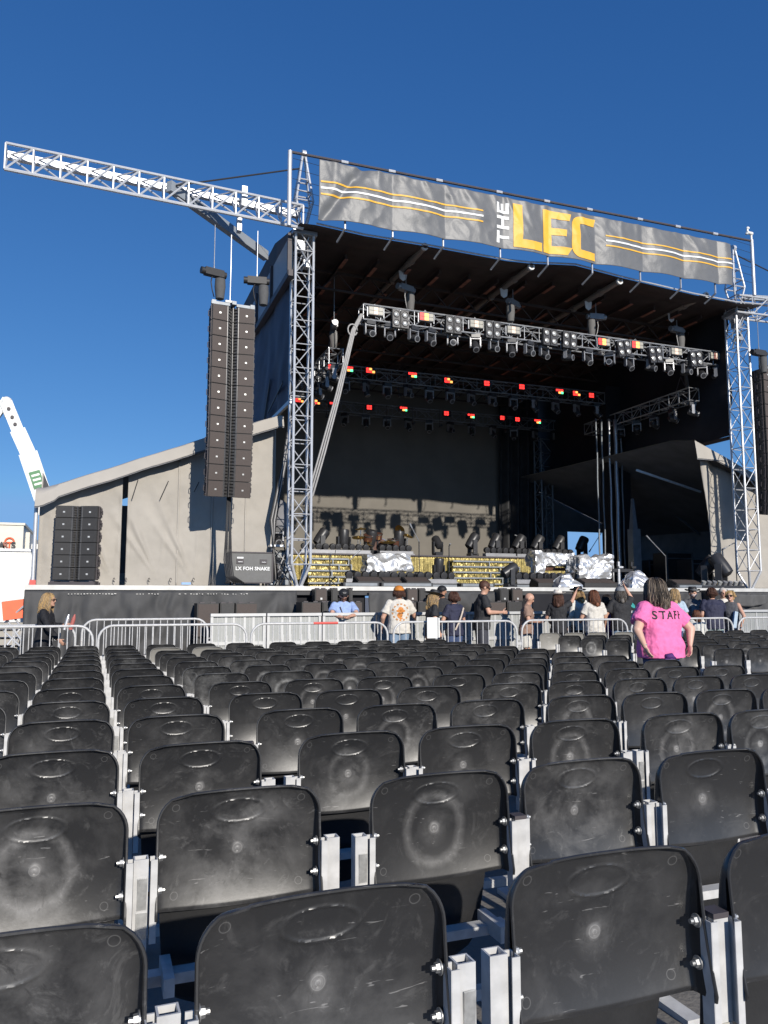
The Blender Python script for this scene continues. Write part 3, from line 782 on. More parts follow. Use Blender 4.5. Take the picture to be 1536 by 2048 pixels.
mb = MB(); mb.sheet(lambda a, b: bsurf(BX0 + BLEN * a, b), 520, 70, .008); mb.build('banner_cloth', 'banner', bn, smooth=True)
def on_banner(poly, name, m, off=.012, step=.03):
    bm = bmesh.new(); vs = [bm.verts.new((p[0], 0, p[1])) for p in poly]; bm.faces.new(vs); bm.normal_update()
    bmesh.ops.triangulate(bm, faces=bm.faces[:])
    x0 = min(p[0] for p in poly); x1 = max(p[0] for p in poly); z0 = min(p[1] for p in poly); z1 = max(p[1] for p in poly)
    for k in range(1, int((x1 - x0) / step) + 1): bmesh.ops.bisect_plane(bm, geom=bm.verts[:] + bm.edges[:] + bm.faces[:], plane_co=(x0 + k * step, 0, 0), plane_no=(1, 0, 0))
    for k in range(1, int((z1 - z0) / .03) + 1): bmesh.ops.bisect_plane(bm, geom=bm.verts[:] + bm.edges[:] + bm.faces[:], plane_co=(0, 0, z0 + k * .03), plane_no=(0, 0, 1))
    for v in bm.verts: v.co = bsurf(v.co.x, v.co.z, off)
    for f in bm.faces:
        f.normal_update()
        if f.normal.y > 0: f.normal_flip()
    me = bpy.data.meshes.new(name); bm.to_mesh(me); bm.free(); me.materials.append(MT[m]); link(name, me, bn)
def bx(p): return xat(p, YBN, 430)
def rect(x0, z0, x1, z1): return [(x0, z0), (x1, z0), (x1, z1), (x0, z1)]
for (a, b) in ((641, 963), (1207, 1456)):
    for t0, h, m in ((.632, .029, 'banner_yellow'), (.525, .036, 'banner_white'), (.42, .029, 'banner_yellow')):
        if a > 1000: t0 -= .02
        on_banner(rect(bx(a), t0 - h / 2, bx(b), t0 + h / 2), 'stripe', m)
def arc(cx, cz, rx, rz, a0, a1, n=8): return [(cx + rx * math.cos(R(a0 + (a1 - a0) * i / n)), cz + rz * math.sin(R(a0 + (a1 - a0) * i / n))) for i in range(n + 1)]
xl0, xl1 = bx(1024), bx(1081)
def lec():
    b, t = .05, .91; s = .115                         # stroke as a share of the height
    w = bx(1042) - bx(1024)
    on_banner([(xl0, b), (xl1, b), (xl1, b + .17), (xl0 + w, b + .17), (xl0 + w, t), (xl0, t)], 'letter', 'banner_yellow')
    x0, x1 = bx(1084), bx(1137); w = bx(1101) - bx(1084)
    e = [(x0, b)] + arc(x1 - .22, b + .17, .20, .17, -90, -20, 5) + [(x1 - .0, b + .17), (x0 + w, b + .17), (x0 + w, .43), (x1 - .14, .43), (x1 - .10, .57), (x0 + w, .57), (x0 + w, t - .15), (x1 - .04, t - .15), (x1 + .03, t), (x0, t)]
    e = [(x0, b), (x1 - .10, b), (x1 + .05, b + .16), (x0 + w, b + .16), (x0 + w, .43), (x1 - .14, .43), (x1 - .12, .57), (x0 + w, .57), (x0 + w, t - .15), (x1 - .04, t - .15), (x1 + .02, t), (x0, t)]
    on_banner(e, 'letter', 'banner_yellow')
    x0, x1 = bx(1139), bx(1187); w = bx(1156) - bx(1139); r_ = .30
    o = [(x1, b)] + [(x0 + r_, b)] + arc(x0 + r_, b + .22, r_, .22, -90, -180, 6)[1:] + arc(x0 + r_, t - .22, r_, .22, 180, 90, 6) + [(x1, t), (x1 + .04, t - .0), (x1 - .02, t - .16)]
    i_ = arc(x0 + r_, t - .22, r_ - w, .07, 90, 180, 6) + arc(x0 + r_, b + .22, r_ - w, .06, 180, 270, 6) + [(x1, b + .16)]
    on_banner(o + i_, 'letter', 'banner_yellow')
lec()
# THE, turned a quarter and reading upwards
vx0, vx1 = bx(992), bx(1016); Wv = vx1 - vx0
def turned(polys, z0, z1):
    """polys in a unit box (u along the reading direction, v the letter height)"""
    for p in polys: on_banner([(vx1 - Wv * v, z0 + (z1 - z0) * u) for u, v in p], 'letter', 'banner_white')
st = .24
turned([[(0, 1 - st), (1, 1 - st), (1, 1), (0, 1)], [(.5 - st / 2, 0), (.5 + st / 2, 0), (.5 + st / 2, 1 - st), (.5 - st / 2, 1 - st)]], .10, .33)
turned([rect(0, 0, st, 1), rect(1 - st, 0, 1, 1), rect(st, .38, 1 - st, .38 + st)], .37, .62)
turned([rect(0, 0, st, 1), rect(st, 0, 1, st), rect(st, .40, .9, .40 + st * .9), rect(st, 1 - st, 1, 1)], .67, .88)
mb = MB(); f0, f1 = at(582, 304, YBN + .05), at(1503, 482, YBN + .05); mb.cyl(f0, f1, .035, n=8); bar = mb.build('top_rail', 'cap_black', bn)
for px in (690, 785, 880, 1000, 1095, 1180, 1280, 1355, 1429):
    a = (xat(px, YBN, 400) - f0.x) / (f1.x - f0.x); p = f0 + (f1 - f0) * a; mb = MB(); mb.cyl(p + (f1 - f0).normalized() * -.09, p + (f1 - f0).normalized() * .09, .045, n=8); mb.build('rail_sleeve', 'alu_white', bn)
for px, py in ((580, 452), (1503, 590)):
    pt_ = at(px, 304 if px < 900 else 482, YBN + .05); pb = Vector((pt_.x, pt_.y, zat(px, py, YBN + .05))); mb = MB(); mb.cyl(pb, pt_ + Vector((0, 0, .03)), .055, n=10); mb.build('end_post', 'alu_white', bn, smooth=40)
for px, py in ((690, 441), (785, 458), (886, 477), (1000, 500), (1095, 515), (1184, 532), (1280, 548), (1361, 562), (1430, 573)):
    p = at(px, py, YBN + .06); mb = MB(); mb.cyl(p + Vector((0, 0, .25)), p + Vector((0, 0, -.22)), .028, n=6); mb.cyl(p + Vector((0, 0, -.22)), p + Vector((-.1, .35, -.42)), .028, n=6); mb.build('stand_off', 'alu_dull', bn)
for k in range(6):
    mb = MB(); z = f0.z - .15 - k * .26; mb.cyl((f0.x + .05, YBN + .05, z), (bl0.x, YBN, z - .09), .006, n=4)
    mb.build('lacing_cord', 'cable', bn); mb = MB(); z = f1.z - .1 - k * .24; mb.cyl((br0.x, YBN, z), (f1.x - .05, YBN + .05, z - .05), .006, n=4); mb.build('lacing_cord', 'cable', bn)
an = thing('wind_gauge', 'small white wind gauge on the right banner post', 'wind gauge', at(1500, 482, YBN + .05))
mb = MB(); mb.cyl((.06, 0, 0), (.06, 0, .2), .03, n=8); mb.build('stem', 'white_paint', an)
mb = MB(); mb.cyl((.08, 0, .24), (-.16, -.05, .24), .06, .035, 12); mb.box((-.12, -.04, .30), (.06, .03, .14)); mb.ell((-.17, -.05, .18), (.05, .05, .03)); mb.ell((-.1, -.05, .38), (.06, .03, .04)); mb.build('vane', 'white_paint', an, smooth=40)

# tents either side ------------------------------------------------------------------
def wrinkle(x, z, seed):
    d = .035 * fnz(x * .9, z * .7, seed) + .020 * fnz(x * 3.2, z * 2.4, seed + 3)
    return d
def tent(mirror, label):
    t = thing('wing_tent', label, 'tent', (0, 0, 0))
    M = 11.4 * 2
    mx = (lambda x: M - x) if mirror else (lambda x: x)
    YW = 19.8
    el = [at(px, py, YW) for px, py in ((84, 1010), (552, 861))]
    ex = [p.x for p in el]; ez = [p.z for p in el]
    def eave(x):
        if x <= ex[0]: return ez[0]
        for i in range(len(ex) - 1):
            if x <= ex[i + 1]: return ez[i] + (ez[i + 1] - ez[i]) * (x - ex[i]) / (ex[i + 1] - ex[i])
        return ez[-1]
    xs0, xgap0, xgap1, xend = ex[0] - .05, xat(238, YW), xat(249, YW), ex[-1]
    tie = [(xat(318, YW), FLOOR + .1, -1), (xat(388, YW), FLOOR + .08, -1), (xat(228, YW), FLOOR + .1, -1)]
    def panel(x0, x1, seed):
        def fn(a, b):
            x = x0 + (x1 - x0) * a; z = FLOOR + .02 + (eave(x) + .05 - FLOOR) * b
            d = wrinkle(x, z, seed)
            # long folds pulled to the tie-down points
            for tx, tz, s_ in tie:
                dx = x - tx; dzv = z - tz
                if dzv > 0:
                    ang = math.atan2(dx, dzv); rr = math.hypot(dx, dzv)
                    d -= .10 * math.exp(-((ang + .42) / .05) ** 2) * min(1, rr) * max(0, 1 - rr / 3.4)
                    d -= .08 * math.exp(-((ang + .60) / .045) ** 2) * min(1, rr) * max(0, 1 - rr / 2.6)
                    d -= .06 * math.exp(-((ang - .05) / .04) ** 2) * min(1, rr) * max(0, 1 - rr / 1.6)
            if abs(x - x0) < .06 or abs(x1 - x) < .06: d -= .015
            d += .05 * math.sin(x * 9) * max(0, 1 - (x - xs0) / .35) if x < xs0 + .35 else 0
            return Vector((mx(x), YW + d, z))
        return cloth(fn, max(8, int((x1 - x0) * 30)), 70, .015)
    if not mirror:
        panel(xs0, xgap0, 1.1).build('wall_panel', 'tent', t, smooth=True); panel(xgap1, xend, 2.7).build('wall_panel', 'tent', t, smooth=True)
    else:
        x_cut = M - xat(1409, YW)
        def fn(a, b):
            x = xs0 + (x_cut - xs0) * a; z = FLOOR + .02 + (eave(x) + .05 - FLOOR) * b
            pull = max(0, (x - (x_cut - 1.3)) / 1.3)                       # the inner edge is tied back like a curtain
            x -= .62 * pull * (1 - b) ** 1.6
            return Vector((mx(x), YW + wrinkle(x, z, 5) + .10 * math.sin(x * 6.5 + b) * (.3 + pull), z))
        cloth(fn, 150, 50, .015).build('wall_panel', 'tent', t, smooth=True)
    if not mirror:
        for px in (352, 420, 488):
            xq = xat(px, YW); m_ = MB(); m_.sheet(lambda a, b: Vector((xq + .02 * (a - .5) * 2, YW - .022 + wrinkle(xq, FLOOR + (eave(xq) - FLOOR) * b, 2.7), FLOOR + .03 + (eave(xq) - FLOOR - .02) * b)), 2, 30, .006); m_.build('seam', 'tent_roof', t, smooth=True)
    # overhanging roof flap, ridge upwards to the inside, running back
    xr0, xr1 = xs0 - .08, xend + (.75 if mirror else .12)
    def rf(a, b):
        x = xr0 + (xr1 - xr0) * a; zt = eave(x) + .50 + (.41 * max(0, x - ex[-1]) if mirror else 0)
        sag = .014 * fnz(x * 1.4, b * 2, 9)
        if b < .35: q = b / .35; return Vector((mx(x), YW - .42 + .10 * q, eave(x) - .02 + (.05 if a > .08 else -.06 * (1 - a / .08)) + (zt - .18 - eave(x)) * q + sag))
        q = (b - .35) / .65; return Vector((mx(x), YW - .32 + q * 11.4, zt - .18 + .16 * min(1, q * 12) + .25 * q + sag))
    mb = MB(); nu, nv = 70, 40; vs = [rf(i / nu, (j / nv) ** 1.6 if j > 0 else 0) for j in range(nv + 1) for i in range(nu + 1)]
    fs = [(j * (nu + 1) + i, j * (nu + 1) + i + 1, (j + 1) * (nu + 1) + i + 1, (j + 1) * (nu + 1) + i) for j in range(nv) for i in range(nu)]
    mb.add(vs, fs); mb.build('roof_sheet', 'tent_roof', t, smooth=True, recalc=False)
    ml = MB(); ml.add([v + Vector((0, .02, -.03)) for v in vs], fs); ml.build('roof_shade_sheet', 'tent_inside', t, smooth=True, recalc=False)  # dark sheet added under the roof, inside shade put into its colour
    # far wall and outer side wall
    yb = 30.95
    if not mirror:
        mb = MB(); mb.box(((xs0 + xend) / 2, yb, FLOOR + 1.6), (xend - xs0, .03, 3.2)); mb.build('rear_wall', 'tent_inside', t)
    else:
        ho0, ho1 = at(1136, 1116, yb), at(1216, 1066, yb)
        xa, xb = 17.3, mx(xs0)
        def wall(x0, x1, z0, z1):
            m_ = MB(); m_.box(((x0 + x1) / 2, yb, (z0 + z1) / 2), (x1 - x0, .03, z1 - z0)); m_.build('rear_wall', 'tent_inside', t)
        wall(xa, ho0.x, FLOOR, 6.9); wall(ho1.x, xb, FLOOR, 6.6); wall(ho0.x, ho1.x, FLOOR, ho0.z); wall(ho0.x, ho1.x, ho1.z, 6.9)
        mb = MB()
        for a_, b_ in (((1110, 968), (1210, 1030)),): mb.beam(at(a_[0], a_[1], yb - .3), at(b_[0], b_[1], yb - .9), .07, .07)
        mb.build('roof_bar', 'alu_dull', t); mb = MB(); mb.beam(at(1272, 940, 23.0), at(1402, 984, 22.0), .06, .08); mb.build('roof_bar', 'alu_white', t); mb = MB(); mb.beam(at(1272, 966, 26), at(1400, 1070, 26), .06, .08)
        mb.build('roof_bar', 'alu_dull', t)
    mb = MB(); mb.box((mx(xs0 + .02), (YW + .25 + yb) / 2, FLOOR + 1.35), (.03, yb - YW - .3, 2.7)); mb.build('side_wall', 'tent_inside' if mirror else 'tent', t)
    p = Vector((mx(xs0 - .06), YW - .12, FLOOR)); mb = MB(); mb.cyl(p, p + Vector((0, 0, ez[0] - FLOOR + .1)), .045, n=10); mb.build('corner_pole', 'alu_white', t, smooth=40)
    if not mirror:
        mb = MB(); mb.box((p.x, p.y, FLOOR + .08), (.13, .13, .14)); mb.build('pole_foot', 'red_tape', t)
        for (ax_, ay_, bx_, by_) in ((276, 960, 264, 998), (337, 962, 320, 999), (398, 964, 388, 984)):
            m_ = MB(); m_.cyl(at(ax_, ay_, YW - .12), at(bx_, by_, YW - .10), .012, n=6); m_.build('tie_strap', 'cable', t)
        for px in (228, 252, 298, 341, 387):
            m_ = MB(); q = at(px, 1160, YW - .14); m_.torus = None; m_.tube([q + Vector((.02 * math.cos(a), 0, .05 * math.sin(a))) for a in [k * .7 for k in range(9)]], .008, 5); m_.build('tie_loop', 'cable', t)
        m_ = MB(); q = at(372, 1167, YW - .2); m_.box(q, (.22, .08, .05)); m_.build('blue_pad', 'skyblue_patch', t)
    return t
tent(False, 'grey fabric wing tent on the left end of the stage')
tent(True, 'grey fabric wing tent on the right, front panel tied back')
# ------------------------------------------------------------------ loudspeakers
def cab_parts(par, w_, h, d, splay, badge=True, z=0, tilt=0, side=True, gm_='cab', hornw=.26, horn_m='cab_horn'):
    """one line-array cabinet: two grilles either side of a recessed waveguide; front is -Y"""
    M = Matrix.Translation((0, 0, z)) @ Matrix.Rotation(tilt, 4, 'X')
    t = math.tan(splay); hw = w_ / 2; hx = hornw / 2
    b = MB(); g = .006
    yb = d; yf = lambda x: (hw - abs(x)) * t * -1 + .0
    prof = [(-hw, 0), (-hx, -(hw - hx) * -t), ]
    y_in = (hw - hx) * t
    poly = [(-hw, 0), (-hx, y_in), (-.02, y_in + .10), (.02, y_in + .10), (hx, y_in), (hw, 0), (hw, d * .75), (hw * .78, d), (-hw * .78, d), (-hw, d * .75)]
    n_ = len(poly); vs = [(x, y, g) for x, y in poly] + [(x, y, h - g) for x, y in poly]
    b.add(vs, [tuple(range(n_)), tuple(range(2 * n_ - 1, n_ - 1, -1))] + [(i, n_ + i, n_ + (i + 1) % n_, (i + 1) % n_) for i in range(n_)])
    b.xf(M); o = b.build('cabinet', 'cab_dark', par)
    for s in (-1, 1):
        gq = MB(); x0, x1 = s * (hx + .012), s * (hw - .012); y0, y1 = y_in - .012 - .012 * t, -.008
        gq.add([(x0, y0, .014), (x1, y1, .014), (x1, y1, h - .014), (x0, y0, h - .014), (x0, y0 + .02, .014), (x1, y1 + .02, .014), (x1, y1 + .02, h - .014), (x0, y0 + .02, h - .014)],
               [(0, 1, 2, 3), (4, 7, 6, 5), (0, 4, 5, 1), (2, 6, 7, 3), (1, 5, 6, 2), (0, 3, 7, 4)])
        gq.xf(M); go = gq.build('grille', gm_, o)
        if badge:
            bq = MB(); cx = (x0 + x1) / 2; cy = (y0 + y1) / 2 - .006; bq.box((cx, cy, h * .47), (.042, .008, .036)); bq.box((cx, cy - .005, h * .47), (.03, .006, .014), mi=0); bq.xf(M); bq.build('badge', 'badge', go)
    hq = MB()
    for k in range(5):
        zc = h * (k + .5) / 5; hq.box((-.065, y_in + .035, zc), (.10, .012, h / 5 * .55), Euler((0, 0, R(42))).to_matrix()); hq.box((.065, y_in + .035, zc), (.10, .012, h / 5 * .55), Euler((0, 0, R(-42))).to_matrix())
    hq.box((0, y_in + .02, h / 2), (.018, .03, h - .02)); hq.cyl((-hx, y_in + .02, .008), (-hx, y_in + .02, h - .008), .034, n=14); hq.cyl((hx, y_in + .02, .008), (hx, y_in + .02, h - .008), .034, n=14); hq.xf(M); hq.build('waveguide', horn_m, o, smooth=35)
    for s in ((-1, 1) if side else ()):
        sq = MB()
        if True:
            sq.box((s * (hw + .012), .10, h / 2), (.02, .06, h * .96)); sq.box((s * (hw + .012), .30, h / 2), (.02, .05, h * .8)); sq.cyl((s * (hw + .02), .10, h * .15), (s * (hw + .04), .10, h * .15), .016, n=8); sq.cyl((s * (hw + .02), .10, h * .85), (s * (hw + .04), .10, h * .85), .016, n=8)
            sq.tube([(s * (hw + .01), .2, h * .3), (s * (hw + .06), .2, h * .35), (s * (hw + .06), .2, h * .65), (s * (hw + .01), .2, h * .7)], .010, 6)
        sq.xf(M); sq.build('rigging_plate', 'cap_black', o)
    return o
def line_array(label, top, bot, w_, d, n, yaw, badge=True):
    t = thing('line_array', label, 'loudspeaker', top, yaw)
    H_ = top.z - bot.z; h = H_ / n; y = 0; z = 0
    tilts = [0.0] * n
    for i in range(n): tilts[i] = R(-1.2) * max(0, i - 5) ** 1.15
    for i in range(n):
        z -= h * math.cos(tilts[i]); y -= h * math.sin(-tilts[i]) * -1 * .6
        holder = Vector((0, y, 0))
        o = cab_parts(t, w_, h, d, R(9), badge, 0, 0)
        for c in [o]: c.location = (0, y, z); c.rotation_euler = (-tilts[i], 0, 0)
    m = MB()
    for s in (-1, 1): m.box((s * w_ * .30, .10, .05), (w_ * .44, .07, .07)); m.box((s * w_ * .46, .10, .06), (.10, .10, .10))
    m.box((0, .3, .06), (.10, .7, .08)); m.build('fly_frame', 'steel_grey', t)
    m = MB(); m.box((-.06, .12, .12), (.26, .12, .05)); m.build('laser_bracket', 'white_paint', t)
    return t
YPA = 18.0
pt, pb = at(468, 612, YPA), at(459, 995, YPA)
PAW = 1.00
line_array('tall hanging line array of twelve cabinets left of the stage', pt, pb, PAW, .6, 12, R(3))
cb = thing('cable_bundle', 'black cable loom hanging below the left line array', 'cables', (0, 0, 0))
for i in range(6):
    m = MB(); x0 = i * .022 - .06
    m.tube([at(455 + 1.2 * i, 985, YPA + .4), at(452 + 1.5 * i + (0 if i < 3 else 2), 1060, YPA + .45), at(448 + 3 * i, 1120, YPA + .4), at(452 + 3 * i, 1152, YPA + .2), at(468 + 4 * i, 1166, YPA + .3)], .014, 6); m.build('cable', 'cable', cb, smooth=True)
def hoist(label, p, cy_lit=False, chain_up=.0, name='chain_hoist', lit='cab_dark', rot=0, group='chain hoists over the stage'):
    t = thing(name, label, 'chain hoist', p, rot, group)
    m = MB(); m.box((0, 0, .0), (.46, .17, .17)); m.cyl((-.32, 0, 0), (-.2, 0, 0), .085, n=14); m.cyl((.2, 0, 0), (.30, 0, 0), .08, n=14); m.build('motor', lit, t, smooth=40)
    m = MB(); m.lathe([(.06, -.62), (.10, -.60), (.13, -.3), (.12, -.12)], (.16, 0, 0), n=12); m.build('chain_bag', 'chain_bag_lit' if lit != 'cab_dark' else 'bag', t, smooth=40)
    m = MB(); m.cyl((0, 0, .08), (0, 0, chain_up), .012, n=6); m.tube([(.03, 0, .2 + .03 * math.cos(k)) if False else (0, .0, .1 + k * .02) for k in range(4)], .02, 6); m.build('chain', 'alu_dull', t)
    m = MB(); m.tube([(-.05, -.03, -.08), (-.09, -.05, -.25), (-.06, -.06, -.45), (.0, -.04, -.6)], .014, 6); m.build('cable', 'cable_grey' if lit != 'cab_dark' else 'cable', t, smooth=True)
    return t
hoist('black chain motor above the outer corner of the left line array', at(428, 546, YPA), chain_up=zat(433, 450, YPA) - zat(428, 546, YPA), rot=R(15), group=None)
hoist('black chain motor above the inner corner of the left line array', at(514, 562, YPA + .3), chain_up=zat(513, 460, YPA) - zat(514, 562, YPA), rot=R(-8), group=None)
m = MB(); m.tube([at(463, 470, YPA + .1), at(462, 530, YPA + .1), at(460, 604, YPA + .1)], .012, 6); tag(m.build('hanging_chain', 'alu_dull'), 'thin steel chain hanging midway above the left line array', 'chain')
# right array and its hoist (partly outside the picture)
pt, pb = at(1525, 735, YPA), at(1530, 1030, YPA); pt.x += .53; pb.x = pt.x
line_array('line array at the right edge of the picture', pt, pb, 1.05, .6, 12, R(0))
hoist('black chain motor above the line array at the right edge', at(1518, 706, YPA), chain_up=zat(1518, 640, YPA) - zat(1518, 706, YPA), rot=R(5), group=None)
# ground stack
gs = thing('ground_stack', 'stack of six black speakers standing on the left wing', 'loudspeaker', (xat(146, 18.95), 18.95, FLOOR), R(-14))
m = MB(); hgt = zat(146, 1010, 18.95) - FLOOR; base = .14; h = (hgt - base) / 6
for sx in (-.42, 0, .42): m.box((sx, .1, .07), (.09, .5, .10))
m.box((0, -.12, .06), (1.0, .07, .07)); m.box((0, .32, .06), (1.0, .07, .07)); m.build('base_frame', 'cap_black', gs)
for i in range(6):
    o = cab_parts(gs, .92, h, .42, R(4), True, 0, 0, gm_='cab_dark', hornw=.22); o.location = (0, .012 * i, base + h * i)
# subwoofers in front of the stage
def sub(label, px0, px1, y, z0, z1, d=.55, mm='cab', group='subwoofers under the stage lip', badge=True):
    xa, xb = xat(px0, y), xat(px1, y); W_ = xb - xa
    t = thing('subwoofer', label, 'subwoofer', ((xa + xb) / 2, y, z0), 0, group); H_ = z1 - z0
    m = MB(); m.box((0, d / 2 + .01, H_ / 2), (W_ - .01, d, H_ - .01)); m.build('cabinet', 'cab_dark', t)
    m = MB(); m.box((0, 0, H_ / 2), (W_ - .05, .02, H_ - .05)); m.build('grille', mm, t)
    if badge: m = MB(); m.box((W_ * .0, -.013, H_ * .22), (.045, .008, .045)); m.build('badge', 'badge', t)
    m = MB(); m.box((W_ * .25, .1, H_ + .008), (.10, .05, .025)); m.box((-W_ * .25, .1, H_ + .008), (.10, .05, .025)); m.build('handle', 'cap_black', t)
    return t
yS = 17.15; zt = zat(450, 1206, yS); zm = (zt + G0) / 2
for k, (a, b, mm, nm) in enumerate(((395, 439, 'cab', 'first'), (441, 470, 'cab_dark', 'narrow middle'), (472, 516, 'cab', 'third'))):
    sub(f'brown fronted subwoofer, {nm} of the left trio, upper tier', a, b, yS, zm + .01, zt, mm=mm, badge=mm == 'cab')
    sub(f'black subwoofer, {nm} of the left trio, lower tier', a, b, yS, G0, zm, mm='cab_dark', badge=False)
zt = zat(640, 1204, yS)
for a, b, lab in ((604, 643, 'subwoofer at the left of the pair by the leaning guard'), (645, 664, 'narrow black subwoofer just left of the leaning guard'), (700, 725, 'brown subwoofer just right of the leaning guard'), (808, 833, 'brown subwoofer behind the man in the orange cap'), (836, 870, 'grey black subwoofer left of the two women at the barrier'), (968, 1012, 'brown subwoofer right of the man in black shirt'), (1014, 1044, 'grey subwoofer left of the bald man')):
    sub(lab, a, b, yS, G0, zt, mm='cab' if 'brown' in lab or 'pair' in lab else 'cab_dark')
ub = zat(640, 1176, YS - .35)
for a, b, lab in ((630, 655, 'small front fill speaker under the stage lip, left of guard'), (663, 676, 'slim dark front fill speaker above the guard'), (698, 706, 'narrow front fill speaker right of the guard cap'), (814, 836, 'front fill speaker right of the orange cap'), (838, 852, 'slim front fill speaker left of the black hat'), (1000, 1018, 'front fill speaker right of the man in black'), (1024, 1046, 'front fill speaker above the bald man')):
    z1_ = ub; z0_ = zat((a + b) / 2, 1203, YS - .35); sub(lab, a, b, YS - .38, z0_, zat((a + b) / 2, 1177.5, YS - .35), d=.3, mm='cab' if b - a > 20 else 'cab_dark', group='front fill speakers under the stage lip', badge=b - a > 15)
for a, b, y0, y1, lab in ((1424, 1470, 1206, 1232, 'brown front fill speaker at the right behind the crowd'), (1422, 1468, 1180, 1205, 'upper front fill speaker at the right behind the crowd'), (1380, 1420, 1206, 1240, 'dark front fill speaker behind the blonde woman')):
    sub(lab, a, b, 17.5, zat(a, y1, 17.5), zat(a, y0, 17.5), group='front fill speakers at the right', mm='cab' if 'brown' in lab else 'cab_dark')
m = MB(); q = at(1497, 1186, 17.7); m.sheet(lambda a, b: q + Vector(((a - .5) * 1.5, .05 * math.sin(a * 20), -.05 - (.34 - .5 * (a - .5) ** 2) * (1 - b))), 24, 8, .02); tag(m.build('net_bag', 'bag', smooth=True), 'black net bag hanging below the right tower', 'bag')
# road case with stencilled lettering
cp = at(503, 1166, 18.55); rc = thing('road_case', 'grey black road case stencilled LX FOH SNAKE on stage', 'road case', (cp.x, 18.55, FLOOR))
W_ = xat(546, 18.5) - xat(462, 18.5); H_ = zat(503, 1105, 18.55) - FLOOR - .10
m = MB(); m.box((0, .36, .10 + H_ / 2), (W_, .7, H_)); m.build('body', 'case', rc)
m = MB()
for z in (.10, .10 + H_): m.box((0, .005, z), (W_ + .03, .03, .03)); m.box((-W_ / 2, .36, z), (.03, .72, .03)); m.box((W_ / 2, .36, z), (.03, .72, .03))
for s in (-1, 1): m.box((s * W_ / 2, .005, .10 + H_ / 2), (.03, .03, H_ + .03))
m.build('edging', 'cap_black', rc)
for s in (-1, 1):
    m = MB(); m.box((s * W_ * .28, 0, .10 + H_ * .70), (.17, .02, .11)); o = m.build('handle', 'cap_black', rc); m = MB(); m.tube([(s * W_ * .28 - .05, -.015, .10 + H_ * .70), (s * W_ * .28 - .05, -.03, .10 + H_ * .68), (s * W_ * .28 + .05, -.03, .10 + H_ * .68), (s * W_ * .28 + .05, -.015, .10 + H_ * .70)], .008, 6); m.build('grip', 'alu_dull', o)
    for yy in (.1, .62): m = MB(); m.cyl((s * W_ * .4 - .02, yy, .05), (s * W_ * .4 + .02, yy, .05), .05, n=14); m.build('castor', 'cap_black', rc)
text_mesh('lettering', 'LX FOH SNAKE', .115, 'banner_white', .001, rc, Matrix.Translation((.02, -.012, .10 + H_ * .46)) @ Matrix.Rotation(R(90), 4, 'X'), bold=.004, spacing=1.05)
m = MB(); m.box((-W_ * .28, -.011, .10 + H_ * .82), (.15, .004, .04)); m.build('tape_label', 'banner_white', rc)

# ------------------------------------------------------------------ lighting trusses
def truss(label, y, px0, py0, px1, py1, hgt=.42, mats='alu_dull', n=6):
    a = at(px0, py0, y); b = at(px1, py1, y); b.z = (a.z + b.z) / 2 if abs(a.z - b.z) < .6 else b.z
    a.z -= hgt / 2; b.z = a.z + (0 if abs(b.z - a.z) < 1 else b.z - a.z)
    t = thing('lighting_truss', label, 'truss', (0, 0, 0)); m = MB(); lattice(m, a, b, hgt, .40, .5, .026, .013, up=(0, 0, 1), n=8); m.build('box_truss', mats, t, smooth=40); return t, a, b
T1, ta, tb = truss('front lighting truss hung across the stage opening', 19.5, 722, 613, 1440, 703, .42, 'alu_dull')
YT = 19.5
def head_proto(lens='lens', body='fixture'):
    t = thing('moving_head', 'moving head light', 'stage light')
    m = MB(); m.box((0, 0, .0), (.30, .24, .13)); m.box((0, 0, .09), (.06, .2, .06)); m.build('base', body, t)
    m = MB()
    for s in (-1, 1): m.box((s * .165, 0, -.20), (.04, .12, .32)); m.cyl((s * .145, 0, -.33), (s * .19, 0, -.33), .07, n=12)
    m.box((0, 0, -.08), (.34, .14, .05)); m.build('yoke', 'fixture_grey' if body == 'fixture' else body, t, smooth=40)
    h = MB(); h.lathe([(.06, .20), (.11, .17), (.125, .05), (.12, -.1), (.105, -.16), (.10, -.22), (.08, -.225)], n=18); o = h.build('lamp_head', body, t, smooth=40, loc=(0, 0, -.33))
    h = MB(); h.lathe([(.0, -.205), (.06, -.212), (.085, -.205)], n=18, close=False); h.build('lens', lens, o, smooth=True)
    h = MB(); h.lathe([(.082, -.228), (.104, -.226), (.104, -.20), (.082, -.20)], n=18, close=False); h.build('lens_ring', 'fixture_grey', o)
    return t
HP = head_proto()
hx = [737, 777, 823, 857, 901, 946, 982, 1018, 1052, 1082, 1128, 1168, 1212, 1250, 1292, 1328, 1362, 1394, 1424]
aims = [(70, 10), (55, -25), (72, 20), (50, 10), (80, -40), (40, -30), (70, 5), (35, -40), (70, 20), (55, 20), (80, 60), (45, 0), (85, -60), (40, 10), (70, 30), (45, -35), (80, 20), (60, -40), (85, 50)]
for i, px in enumerate(hx):
    x = xat(px, YT, 640); lab = f'black moving head light, {nth(i + 1, len(hx))} under the front truss'
    o = HP if i == 0 else dup(HP, (0, 0, 0)); o['label'] = lab; o['group'] = 'moving heads under the front truss'
    o.scale = (.86, .86, .86); o.location = (x, YT - .12, ta.z - .27); o.rotation_euler = (0, 0, R(aims[i][1] * .6 + rnd.uniform(-10, 10)))
    for c in o.children:
        if c.name.startswith('lamp_head'): c.rotation_euler = (R(-aims[i][0]), 0, 0)
